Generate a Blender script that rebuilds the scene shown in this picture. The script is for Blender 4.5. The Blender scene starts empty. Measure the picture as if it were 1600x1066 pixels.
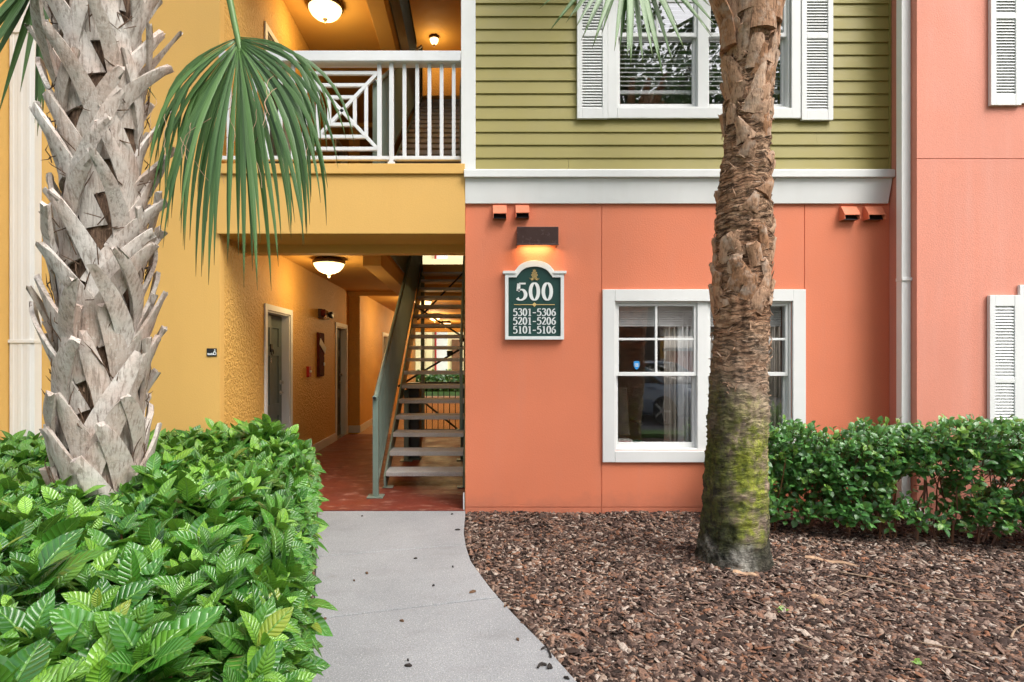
import bpy, math, random
import numpy as np
from mathutils import Vector, Matrix, noise

random.seed(7)
np.random.seed(7)
R = math.radians
sc = bpy.context.scene
col = sc.collection

# ------------------------------------------------------------------ camera, sky, sun, exposure
CAM_Y, CAM_Z, FPX = -5.5, 1.48, 880.0
cam = bpy.data.cameras.new('camera')
cam.sensor_width = 36.0
cam.lens = FPX / 1600 * 36
cam.shift_x = 60 / 1600
cam.shift_y = 27 / 1600
cam.clip_start = 0.05
cam.clip_end = 800
cam_o = bpy.data.objects.new('camera', cam)
cam_o.location = (0, CAM_Y, CAM_Z)
cam_o.rotation_euler = (R(90), 0, 0)
col.objects.link(cam_o)
sc.camera = cam_o

SUN_DIR = Vector((0.45, -0.44, 0.80)).normalized()
world = bpy.data.worlds.new('World')
sc.world = world
world.use_nodes = True
wn = world.node_tree
bg = wn.nodes['Background']
sky = wn.nodes.new('ShaderNodeTexSky')
sky.sky_type = 'NISHITA'
sky.sun_disc = False
sky.sun_elevation = math.asin(SUN_DIR.z)
sky.sun_rotation = math.atan2(SUN_DIR.x, SUN_DIR.y)
sky.air_density = 1.0
sky.dust_density = 4.0
sky.ozone_density = 1.0
hs = wn.nodes.new('ShaderNodeHueSaturation')
hs.inputs['Saturation'].default_value = 0.38
wn.links.new(sky.outputs[0], hs.inputs['Color'])
wn.links.new(hs.outputs[0], bg.inputs[0])
bg.inputs[1].default_value = 0.15

sun = bpy.data.lights.new('sun', 'SUN')
sun.energy = 1.5
sun.angle = R(40)
sun.color = (1.0, 0.96, 0.9)
sun_o = bpy.data.objects.new('sun', sun)
sun_o.rotation_euler = SUN_DIR.to_track_quat('Z', 'Y').to_euler()
sun_o.location = (10, -15, 20)
col.objects.link(sun_o)

sc.view_settings.view_transform = 'Standard'
sc.view_settings.look = 'None'
sc.view_settings.gamma = 1.0
sc.view_settings.use_curve_mapping = False
sc.view_settings.exposure = 1.24
sc.render.engine = 'CYCLES'
cy = sc.cycles
cy.use_denoising = True
cy.max_bounces = 8
cy.diffuse_bounces = 5
cy.glossy_bounces = 4
cy.transmission_bounces = 4
cy.transparent_max_bounces = 12
cy.sample_clamp_indirect = 8
cy.caustics_reflective = False
cy.caustics_refractive = False

# ------------------------------------------------------------------ helpers
def fx(px, d=5.5): return (px - 740) * d / FPX
def fz(py, d=5.5): return CAM_Z + (560 - py) * d / FPX
def gd(py, z=0.0): return FPX * (CAM_Z - z) / (py - 560)      # depth of a ground point seen at row py

W = {}

class MB:
    def __init__(s): s.v = []; s.f = []
    def add(s, vs, fs):
        n = len(s.v); s.v += [tuple(p) for p in vs]; s.f += [tuple(i + n for i in f) for f in fs]
    def box(s, x0, x1, y0, y1, z0, z1):
        s.add([(x0,y0,z0),(x1,y0,z0),(x1,y1,z0),(x0,y1,z0),(x0,y0,z1),(x1,y0,z1),(x1,y1,z1),(x0,y1,z1)],
              [(0,3,2,1),(4,5,6,7),(0,1,5,4),(1,2,6,5),(2,3,7,6),(3,0,4,7)])
        return s
    def bar(s, p, q, w, h, up=(0,0,1)):
        p = Vector(p); q = Vector(q); d = (q - p).normalized(); up = Vector(up)
        a = d.cross(up)
        if a.length < 1e-4: a = d.cross(Vector((1,0,0)))
        a.normalize(); b = a.cross(d).normalized()
        vs = [e + a*(i*w/2) + b*(j*h/2) for e in (p, q) for i, j in ((-1,-1),(1,-1),(1,1),(-1,1))]
        s.add(vs, [(0,1,2,3),(7,6,5,4),(0,4,5,1),(1,5,6,2),(2,6,7,3),(3,7,4,0)])
        return s
    def tube(s, pts, rad, n=8, cap=True):
        pts = [Vector(p) for p in pts]
        if not hasattr(rad, '__len__'): rad = [rad]*len(pts)
        base = len(s.v); a = None
        for i, p in enumerate(pts):
            t = (pts[min(i+1,len(pts)-1)] - pts[max(i-1,0)]).normalized()
            if a is None:
                a = t.orthogonal().normalized()
            else:
                a = (a - t*a.dot(t)).normalized()
            b = t.cross(a)
            for k in range(n):
                an = 2*math.pi*k/n
                s.v.append(tuple(p + (a*math.cos(an) + b*math.sin(an))*rad[i]))
        for i in range(len(pts)-1):
            for k in range(n):
                k2 = (k+1) % n
                s.f.append((base+i*n+k, base+i*n+k2, base+(i+1)*n+k2, base+(i+1)*n+k))
        if cap:
            s.f.append(tuple(base+k for k in range(n-1,-1,-1)))
            s.f.append(tuple(base+(len(pts)-1)*n+k for k in range(n)))
        return s
    def lathe(s, prof, c, n=24):
        base = len(s.v)
        for r, z in prof:
            for k in range(n):
                an = 2*math.pi*k/n
                s.v.append((c[0]+r*math.cos(an), c[1]+r*math.sin(an), c[2]+z))
        for i in range(len(prof)-1):
            for k in range(n):
                k2 = (k+1) % n
                s.f.append((base+i*n+k, base+i*n+k2, base+(i+1)*n+k2, base+(i+1)*n+k))
        return s
    def prism(s, poly, lo, hi):                      # lo, hi: functions mapping (u, v) to the two end faces
        n = len(poly)
        s.add([lo(*p) for p in poly] + [hi(*p) for p in poly],
              [tuple(range(n-1,-1,-1)), tuple(range(n,2*n))] + [(i,(i+1)%n,n+(i+1)%n,n+i) for i in range(n)])
        return s

def mesh_from(name, v, f, mat, smooth=False):
    me = bpy.data.meshes.new(name)
    me.from_pydata(v, [], f)
    me.validate(clean_customdata=False)
    if mat: me.materials.append(mat)
    if smooth:
        me.polygons.foreach_set('use_smooth', [True]*len(me.polygons))
    me.update()
    return me

def attach(o, parent):
    if parent is not None:
        o.parent = parent
        o.matrix_parent_inverse = W[parent.name].inverted()

def link(o, parent=None, mw=None):
    col.objects.link(o)
    mw = mw or Matrix()
    W[o.name] = mw.copy()
    attach(o, parent)
    o.matrix_basis = mw
    return o

def tag(o, label=None, cat=None, group=None, kind=None):
    if label: o['label'] = label
    if cat: o['category'] = cat
    if group: o['group'] = group
    if kind: o['kind'] = kind
    return o

def obj(name, mb, mat, parent=None, smooth=False, bev=0, label=None, kind=None):
    v = mb.v
    c = Vector([(min(p[i] for p in v) + max(p[i] for p in v)) / 2 for i in range(3)])
    c.z = min(p[2] for p in v)
    me = mesh_from(name, [(p[0]-c.x, p[1]-c.y, p[2]-c.z) for p in v], mb.f, mat, smooth)
    o = bpy.data.objects.new(name, me)
    link(o, parent, Matrix.Translation(c))
    if bev:
        m = o.modifiers.new('bevel', 'BEVEL'); m.width = bev; m.segments = 2; m.limit_method = 'ANGLE'; m.angle_limit = R(40)
    return tag(o, label, kind=kind)

def thing(name, loc, label, cat, group=None):
    o = bpy.data.objects.new(name, None)
    o.empty_display_size = 0.1
    link(o, None, Matrix.Translation(Vector(loc)))
    return tag(o, label, cat, group)

def copy_tree(o, off, parent=None):
    c = o.copy(); col.objects.link(c)
    mw = Matrix.Translation(Vector(off)) @ W[o.name]
    W[c.name] = mw
    if parent is not None:
        c.parent = parent; c.matrix_parent_inverse = W[parent.name].inverted()
    c.matrix_basis = mw
    for ch in list(o.children):
        copy_tree(ch, off, c)
    return c

def mesh_np(name, v, f, mat, uv=None, attrs=None, smooth=True):
    me = bpy.data.meshes.new(name)
    nv, nf, k = len(v), len(f), f.shape[1]
    me.vertices.add(nv); me.vertices.foreach_set('co', np.ascontiguousarray(v, dtype=np.float32).ravel())
    me.loops.add(nf*k); me.loops.foreach_set('vertex_index', np.ascontiguousarray(f, dtype=np.int32).ravel())
    me.polygons.add(nf)
    me.polygons.foreach_set('loop_start', np.arange(0, nf*k, k, dtype=np.int32))
    if smooth: me.polygons.foreach_set('use_smooth', np.ones(nf, dtype=bool))
    if uv is not None:
        l = me.uv_layers.new(name='UVMap')
        l.data.foreach_set('uv', np.ascontiguousarray(uv[f.ravel()], dtype=np.float32).ravel())
    for an, av in (attrs or {}).items():
        a = me.attributes.new(an, 'FLOAT', 'POINT')
        a.data.foreach_set('value', np.ascontiguousarray(av, dtype=np.float32))
    me.materials.append(mat)
    me.update(calc_edges=True)
    return me

def scatter(base_v, base_f, mats, locs):
    """base mesh copied through (n,3,3) matrices and (n,3) places"""
    n = len(mats); nb = len(base_v)
    v = np.einsum('nij,kj->nki', mats, base_v) + locs[:, None, :]
    f = base_f[None] + (np.arange(n)*nb)[:, None, None]
    return v.reshape(-1, 3), f.reshape(-1, base_f.shape[1])

# ------------------------------------------------------------------ materials
class NT:
    def __init__(s, name):
        s.m = bpy.data.materials.new(name); s.m.use_nodes = True
        s.t = s.m.node_tree; s.b = s.t.nodes['Principled BSDF']; s.out = s.t.nodes['Material Output']
    def n(s, typ, **k):
        nd = s.t.nodes.new('ShaderNode' + typ)
        for a, v in k.items():
            if hasattr(nd, a): setattr(nd, a, v)
        return nd
    def l(s, a, b): s.t.links.new(a, b)
    def pos(s): return s.n('NewGeometry').outputs['Position']
    def mapped(s, src, scale):
        mp = s.n('Mapping'); mp.inputs['Scale'].default_value = scale; s.l(src, mp.inputs[0]); return mp.outputs[0]
    def noise(s, src, scale, detail=4, rough=.55):
        nd = s.n('TexNoise'); nd.inputs['Scale'].default_value = scale; nd.inputs['Detail'].default_value = detail
        nd.inputs['Roughness'].default_value = rough; s.l(src, nd.inputs['Vector']); return nd.outputs['Fac']
    def ramp(s, fac, stops):
        nd = s.n('ValToRGB'); e = nd.color_ramp.elements
        while len(e) < len(stops): e.new(0.5)
        for el, (p, c) in zip(e, stops):
            el.position = p; el.color = (c, c, c, 1) if isinstance(c, (int, float)) else (*c, 1)
        s.l(fac, nd.inputs[0]); return nd.outputs[0]
    def mix(s, fac, a, b, typ='MIX'):
        nd = s.n('MixRGB', blend_type=typ)
        for i, x in ((0, fac), (1, a), (2, b)):
            if isinstance(x, (int, float)): nd.inputs[i].default_value = x if i == 0 else (x, x, x, 1)
            elif isinstance(x, tuple): nd.inputs[i].default_value = (*x, 1)
            else: s.l(x, nd.inputs[i])
        return nd.outputs[0]
    def math(s, op, a, b=0.0, c=None):
        nd = s.n('Math', operation=op)
        for i, x in enumerate((a, b) if c is None else (a, b, c)):
            if isinstance(x, (int, float)): nd.inputs[i].default_value = x
            else: s.l(x, nd.inputs[i])
        return nd.outputs[0]
    def bump(s, h, strength, dist=0.01, prev=None):
        nd = s.n('Bump'); nd.inputs['Strength'].default_value = strength; nd.inputs['Distance'].default_value = dist
        s.l(h, nd.inputs['Height'])
        if prev: s.l(prev, nd.inputs['Normal'])
        return nd.outputs[0]
    def fin(s, color=None, rough=None, normal=None, spec=None, metal=None):
        b = s.b
        for key, x in (('Base Color', color), ('Roughness', rough), ('Specular IOR Level', spec), ('Metallic', metal)):
            if x is None: continue
            if isinstance(x, (int, float)): b.inputs[key].default_value = x
            elif isinstance(x, tuple): b.inputs[key].default_value = (*x, 1)
            else: s.l(x, b.inputs[key])
        if normal: s.l(normal, b.inputs['Normal'])
        return s.m

def mul(c, k): return tuple(min(1, x*k) for x in c)

def paint(name, c, rough=.6, var=.08, vs=1.2, bs=90, bstr=.15, bd=.004, dirt=.0, dirtc=(.2,.17,.13), spec=.4, fine=.0, metal=0, splash=None):
    m = NT(name); p = m.pos()
    c1 = m.ramp(m.noise(p, vs, 6, .6), [(.3, mul(c, 1-var)), (.7, mul(c, 1+var))])
    if fine:
        c1 = m.mix(m.ramp(m.noise(p, 160, 3), [(.35, 1), (.6, 0)]), c1, mul(c, 1-fine))
    if dirt:
        st = m.noise(m.mapped(p, (7, 7, .5)), 1.0, 5, .65)
        st = m.ramp(st, [(.48, 0), (.8, dirt)])
        c1 = m.mix(st, c1, dirtc)
    if splash:
        sp = m.n('SeparateXYZ'); m.l(p, sp.inputs[0])
        hh = m.math('ADD', sp.outputs[2], m.math('MULTIPLY', m.noise(p, 3.5, 6, .7), .5))
        c1 = m.mix(m.ramp(hh, [(.22, .55), (.42, 0)]), c1, splash)
    nb = m.bump(m.noise(p, bs, 4, .6), bstr, bd)
    rr = m.ramp(m.noise(p, vs*4, 3), [(.3, max(0, rough-.08)), (.7, min(1, rough+.08))])
    return m.fin(c1, rr, nb, spec, metal)

CORAL = (.70, .208, .105)
YEL = (.68, .405, .115)
M = {}
M['coral'] = paint('coral_stucco', CORAL, .7, .08, 1.3, 70, .5, .004, dirt=.3, dirtc=(.60,.22,.14), fine=.14, splash=(.42,.15,.095))
M['coral_block'] = paint('pink_coral_stucco', (.68, .26, .18), .7, .11, .9, 80, .5, .004, dirt=.3, dirtc=(.66,.36,.30), fine=.12)
M['yellow'] = paint('yellow_stucco', YEL, .7, .06, 1.1, 70, .4, .004, dirt=.10, dirtc=(.5,.27,.07), fine=.06)
M['white'] = paint('white_paint', (.70, .71, .70), .5, .03, 2, 120, .08, .003, dirt=.16, dirtc=(.55,.53,.48))
M['white_rail'] = paint('white_rail_paint', (.65, .665, .68), .45, .03, 3, 90, .06, .003, dirt=.18, dirtc=(.5,.48,.42))
M['olive'] = paint('olive_siding_paint', (.30, .258, .08), .55, .06, 1.4, 110, .1, .003, dirt=.12, dirtc=(.27,.22,.07))
M['red_floor'] = None
M['green_steel'] = paint('grey_green_steel', (.155, .205, .17), .4, .1, 3, 60, .1, .002, dirt=.25, dirtc=(.12,.11,.08))
M['dark_steel'] = paint('dark_steel', (.035, .04, .038), .5, .1, 4, 60, .1, .002)
M['door'] = paint('grey_green_door', (.10, .125, .115), .45, .06, 3, 60, .05, .002)
M['door_dark'] = paint('dark_door', (.045, .05, .045), .45, .06, 3, 60, .05, .002)
M['brass'] = paint('aged_metal', (.25, .2, .14), .35, .1, 8, 60, .05, .001, metal=.9)
M['chrome'] = paint('satin_metal', (.5, .48, .44), .3, .05, 8, 60, .02, .001, metal=.9)
M['bronze'] = paint('brown_metal', (.045, .02, .016), .22, .15, 6, 60, .08, .002, spec=.5)
M['black'] = paint('black_plastic', (.012, .012, .013), .4, .1, 5, 60, .05, .001)
M['sign_green'] = paint('sign_green', (.012, .052, .045), .35, .08, 5, 90, .04, .001)
M['sign_white'] = paint('sign_white', (.72, .75, .75), .45, .03, 5, 90, .04, .001)
M['gold'] = paint('sign_gold', (.62, .45, .18), .4, .06, 20, 90, .05, .001)
M['red'] = paint('alarm_red', (.35, .02, .015), .4, .1, 5, 60, .05, .001)
M['red_brown'] = paint('rusty_panel', (.085, .014, .009), .85, .3, 14, 60, .1, .002, spec=.1)
M['paper'] = paint('paper_white', (.75, .73, .68), .8, .03, 9, 90, .02, .001)
M['tread'] = paint('concrete_tread', (.60, .585, .565), .8, .1, 5, 120, .35, .004, dirt=.2, dirtc=(.22,.19,.17), fine=.25)
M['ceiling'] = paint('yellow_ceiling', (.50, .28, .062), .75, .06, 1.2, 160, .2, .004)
M['cream'] = paint('cream_wall', (.75, .62, .36), .7, .05, 1, 90, .1, .004)
M['curtain'] = paint('curtain_cloth', (.82, .82, .82), .9, .05, 6, 300, .1, .002)
M['beige'] = paint('beige_cloth', (.45, .40, .34), .9, .05, 6, 300, .1, .002)
M['dark_room'] = paint('room_paint', (.6, .57, .53), .8, .05, 3, 90, .05, .002)
M['wood'] = paint('brown_wood', (.16, .07, .035), .45, .25, 6, 90, .1, .002)
M['blind'] = paint('blind_slat', (.72, .72, .73), .6, .05, 4, 90, .05, .001)
M['blue'] = paint('sticker_blue', (.03, .25, .6), .4, .05, 5, 90, .02, .001)
M['teal'] = paint('book_teal', (.01, .12, .1), .5, .05, 5, 90, .02, .001)
M['asphalt'] = paint('asphalt', (.09, .09, .095), .9, .15, 2, 200, .4, .006, fine=.3)
M['lawn'] = paint('lawn_green', (.06, .14, .02), .9, .3, 3, 120, .6, .03)
M['shingle'] = paint('brown_shingle', (.16, .10, .075), .9, .25, 3, 40, .5, .02)
M['car'] = paint('grey_blue_car_paint', (.16, .21, .28), .15, .05, 3, 40, .0, .001, spec=.8)
M['rubber'] = paint('tyre_rubber', (.015, .015, .015), .8, .1, 6, 60, .1, .002)

def glass_mat(name, refl, tint=(1, 1, 1)):
    m = NT(name)
    tr = m.n('BsdfTransparent'); tr.inputs[0].default_value = (*tint, 1)
    gl = m.n('BsdfGlossy'); gl.inputs['Roughness'].default_value = .0
    nb = m.bump(m.noise(m.pos(), 1.3, 2), .05, .004)
    m.l(nb, gl.inputs['Normal'])
    lw = m.n('LayerWeight'); lw.inputs[0].default_value = .5
    fac = m.math('ADD', m.math('MULTIPLY', m.math('POWER', lw.outputs['Facing'], 5.0), 1-refl), refl)
    mx = m.n('MixShader'); m.l(fac, mx.inputs[0]); m.l(tr.outputs[0], mx.inputs[1]); m.l(gl.outputs[0], mx.inputs[2])
    m.l(mx.outputs[0], m.out.inputs[0])
    return m.m
M['glass'] = glass_mat('window_glass', .31)
_g = NT('clear_glass_back'); _t = _g.n('BsdfTransparent'); _t.inputs[0].default_value = (.97, .98, .98, 1); _g.l(_t.outputs[0], _g.out.inputs[0])
M['glass_back'] = _g.m
M['glass_dark'] = glass_mat('car_glass', .1, (.2, .22, .24))

def rough_stucco(name, c):
    m = NT(name); p = m.pos()
    v = m.n('TexVoronoi', feature='SMOOTH_F1'); v.inputs['Scale'].default_value = 34
    nz = m.n('TexNoise'); nz.inputs['Scale'].default_value = 14; nz.inputs['Detail'].default_value = 3
    m.l(p, nz.inputs['Vector'])
    vm = m.n('VectorMath', operation='MULTIPLY_ADD'); m.l(nz.outputs['Color'], vm.inputs[0])
    vm.inputs[1].default_value = (.09, .09, .09); m.l(p, vm.inputs[2]); m.l(vm.outputs[0], v.inputs['Vector'])
    n2 = m.noise(p, 48, 4, .6)
    h = m.math('ADD', m.ramp(v.outputs['Distance'], [(.1, 1), (.75, 0)]), n2)
    nb = m.bump(h, .75, .012)
    c1 = m.ramp(m.noise(p, 1.3, 5), [(.3, mul(c, .92)), (.7, mul(c, 1.06))])
    c1 = m.mix(m.ramp(n2, [(.35, .25), (.6, 0)]), c1, mul(c, .6))
    return m.fin(c1, .6, nb, .4)
M['rough_yellow'] = rough_stucco('rough_yellow_stucco', (.66, .375, .09))

def red_floor():
    m = NT('red_painted_concrete'); p = m.pos()
    c = m.ramp(m.noise(p, 1.6, 6, .65), [(.3, (.105, .017, .009)), (.7, (.19, .032, .016))])
    w = m.noise(m.mapped(p, (2.2, 5, 1)), 2.2, 8, .72)
    c = m.mix(m.ramp(w, [(.54, 0), (.64, .6)]), c, (.42, .22, .16))
    w2 = m.noise(p, 9, 5, .7)
    c = m.mix(m.ramp(w2, [(.62, 0), (.75, .35)]), c, (.10, .025, .016))
    r = m.ramp(m.noise(p, 2.3, 4), [(.35, .42), (.7, .65)])
    return m.fin(c, r, m.bump(m.noise(p, 70, 4), .15, .004), .5)
M['red_floor'] = red_floor()

def concrete():
    m = NT('walkway_concrete'); p = m.pos()
    c = m.ramp(m.noise(p, 1.1, 7, .62), [(.28, (.225, .235, .248)), (.72, (.33, .34, .354))])
    sp = m.noise(p, 120, 4, .8)
    c = m.mix(m.ramp(sp, [(.38, .8), (.5, 0)]), c, (.16, .155, .155))
    c = m.mix(m.ramp(m.noise(p, 150, 3, .7), [(.56, 0), (.66, .6)]), c, (.62, .61, .59))
    st = m.noise(m.mapped(p, (1.2, 3.2, 1)), 1.7, 6, .6)
    c = m.mix(m.ramp(st, [(.55, 0), (.72, .35)]), c, (.17, .165, .165))
    st2 = m.noise(p, 3.4, 4, .6)
    c = m.mix(m.ramp(st2, [(.66, 0), (.74, .3)]), c, (.15, .135, .12))
    return m.fin(c, .85, m.bump(sp, .35, .004), .3)
M['concrete'] = concrete()

def soil():
    m = NT('mulch_soil'); p = m.pos()
    c = m.ramp(m.noise(p, 30, 5, .7), [(.3, (.018, .011, .008)), (.7, (.075, .045, .032))])
    return m.fin(c, .95, m.bump(m.noise(p, 45, 5, .7), .9, .03), .2)
M['soil'] = soil()

def lit_pavers():
    m = NT('lit_tan_pavers'); p = m.pos()  # tan colour carries the light coming in from the far end
    b = m.n('TexBrick'); b.inputs['Scale'].default_value = 4.5
    b.inputs['Color1'].default_value = (.5, .32, .19, 1); b.inputs['Color2'].default_value = (.6, .41, .26, 1)
    b.inputs['Mortar'].default_value = (.2, .13, .09, 1)
    m.l(p, b.inputs['Vector'])
    return m.fin(b.outputs[0], .8, m.bump(b.outputs['Fac'], -.4, .005), .3)
M['lit_pavers'] = lit_pavers()

def emissive(name, c, s, base=(.8, .7, .5), var=True):
    m = NT(name)
    m.fin(base, .4)
    if var:
        n = m.noise(m.pos(), 14, 4)
        m.l(m.ramp(n, [(.3, mul(c, .7)), (.7, c)]), m.b.inputs['Emission Color'])
    else:
        m.b.inputs['Emission Color'].default_value = (*c, 1)
    m.b.inputs['Emission Strength'].default_value = s
    return m.m
M['bowl'] = emissive('lit_alabaster_glass', (1, .66, .26), 2.0)
M['bulb'] = emissive('lit_bulb', (1, .62, .25), 6.0, var=False)

def leaf_mat(name, dark, mid, young, vein, rough=.32, nv=9.0, slope=1.6, trans=.28, vamt=.45, bstr=.5):
    m = NT(name)
    uv = m.n('UVMap').outputs[0]
    sp = m.n('SeparateXYZ'); m.l(uv, sp.inputs[0])
    u = m.math('ABSOLUTE', m.math('MULTIPLY_ADD', sp.outputs[0], 2.0, -1.0))
    v = sp.outputs[1]
    ar = m.n('Attribute', attribute_name='rnd'); ay = m.n('Attribute', attribute_name='young')
    oi = m.n('ObjectInfo')
    rnd = m.math('FRACT', m.math('ADD', ar.outputs['Fac'], oi.outputs['Random']))
    c = m.mix(rnd, dark, mid)
    c = m.mix(ay.outputs['Fac'], c, young)
    c = m.mix(m.ramp(rnd, [(.988, 0), (.992, .7)]), c, (.36, .36, .05))
    c = m.mix(m.ramp(m.noise(m.pos(), 30, 3), [(.35, 0), (.7, .3)]), c, mul(mid, 1.25))
    ph = m.math('SUBTRACT', m.math('MULTIPLY', v, nv), m.math('MULTIPLY', u, slope))
    s = m.math('ABSOLUTE', m.math('SINE', m.math('MULTIPLY', ph, math.pi)))
    lat = m.math('MULTIPLY', m.ramp(s, [(.0, 1), (.32, 0)]), vamt)
    rib = m.ramp(u, [(.05, .9), (.11, 0)])
    c = m.mix(m.math('MAXIMUM', lat, rib), c, vein)
    h = m.math('SUBTRACT', m.math('POWER', s, .6), rib)
    nb = m.bump(h, bstr, .006)
    m.fin(c, rough, nb, .8)
    tl = m.n('BsdfTranslucent'); m.l(m.mix(.5, c, mul(young, 1.0)), tl.inputs[0]); m.l(nb, tl.inputs['Normal'])
    mx = m.n('MixShader'); mx.inputs[0].default_value = trans
    m.l(m.b.outputs[0], mx.inputs[1]); m.l(tl.outputs[0], mx.inputs[2]); m.l(mx.outputs[0], m.out.inputs[0])
    return m.m
M['coffee_leaf'] = leaf_mat('glossy_quilted_leaf', (.012, .080, .012), (.065, .24, .026), (.28, .54, .055), (.16, .36, .07), rough=.27, trans=.2, bstr=.6, vamt=.45)
M['oval_leaf'] = leaf_mat('oval_hedge_leaf', (.024, .11, .03), (.09, .27, .06), (.28, .48, .08), (.1, .25, .07), rough=.3, nv=6, vamt=.15, bstr=.2)
M['tree_leaf'] = leaf_mat('tree_leaf', (.02, .06, .015), (.05, .12, .03), (.12, .2, .05), (.06, .12, .04), rough=.5, vamt=0, bstr=.1)

def frond_mat():
    m = NT('palm_leaflet')
    oi = m.n('ObjectInfo'); p = m.pos()
    uv = m.n('UVMap').outputs[0]
    sp = m.n('SeparateXYZ'); m.l(uv, sp.inputs[0])
    c = m.mix(oi.outputs['Random'], (.028, .092, .020), (.095, .205, .05))
    u = m.math('ABSOLUTE', m.math('MULTIPLY_ADD', sp.outputs[0], 2.0, -1.0))
    st = m.noise(m.mapped(uv, (26, 1.5, 1)), 1.0, 2)
    c = m.mix(m.ramp(st, [(.4, 0), (.65, .5)]), c, (.17, .30, .10))
    c = m.mix(m.ramp(u, [(.04, .55), (.12, 0)]), c, (.2, .33, .12))
    c = m.mix(m.ramp(sp.outputs[1], [(.9, 0), (1.0, .7)]), c, (.2, .17, .07))
    m.fin(c, .38, m.bump(st, .3, .003), .5)
    tl = m.n('BsdfTranslucent'); m.l(c, tl.inputs[0])
    mx = m.n('MixShader'); mx.inputs[0].default_value = .22
    m.l(m.b.outputs[0], mx.inputs[1]); m.l(tl.outputs[0], mx.inputs[2]); m.l(mx.outputs[0], m.out.inputs[0])
    return m.m
M['frond'] = frond_mat()
M['petiole'] = paint('petiole_green', (.10, .19, .05), .45, .15, 8, 60, .1, .002)

def boot_mat():
    m = NT('weathered_leaf_base'); p = m.pos()
    oi = m.n('ObjectInfo')
    c = m.mix(oi.outputs['Random'], (.40, .355, .31), (.65, .615, .575))
    c = m.mix(m.ramp(m.noise(p, 5, 4), [(.42, 0), (.7, .55)]), c, (.47, .30, .225))
    c = m.mix(m.ramp(m.noise(p, 26, 5, .7), [(.52, 0), (.66, .35)]), c, (.20, .15, .115))
    c = m.mix(m.ramp(m.noise(p, 60, 3, .7), [(.58, 0), (.68, .5)]), c, (.60, .57, .52))
    c = m.mix(m.ramp(m.noise(p, 11, 4, .7), [(.6, 0), (.72, .4)]), c, (.22, .22, .17))
    fb = m.noise(m.mapped(p, (60, 60, 7)), 1.0, 4, .65)
    c = m.mix(m.ramp(fb, [(.36, .6), (.5, 0)]), c, (.17, .125, .095))
    h = m.math('ADD', fb, m.noise(p, 40, 5, .7))
    return m.fin(c, .85, m.bump(h, .7, .006), .25)
M['boot'] = boot_mat()

def fibre_mat():
    m = NT('trunk_fibre'); p = m.pos()
    fb = m.noise(m.mapped(p, (70, 70, 12)), 1.0, 5, .7)
    c = m.ramp(fb, [(.3, (.03, .019, .013)), (.5, (.12, .075, .05)), (.7, (.27, .18, .12))])
    return m.fin(c, .9, m.bump(fb, 1.0, .015), .2)
M['fibre'] = fibre_mat()

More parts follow.
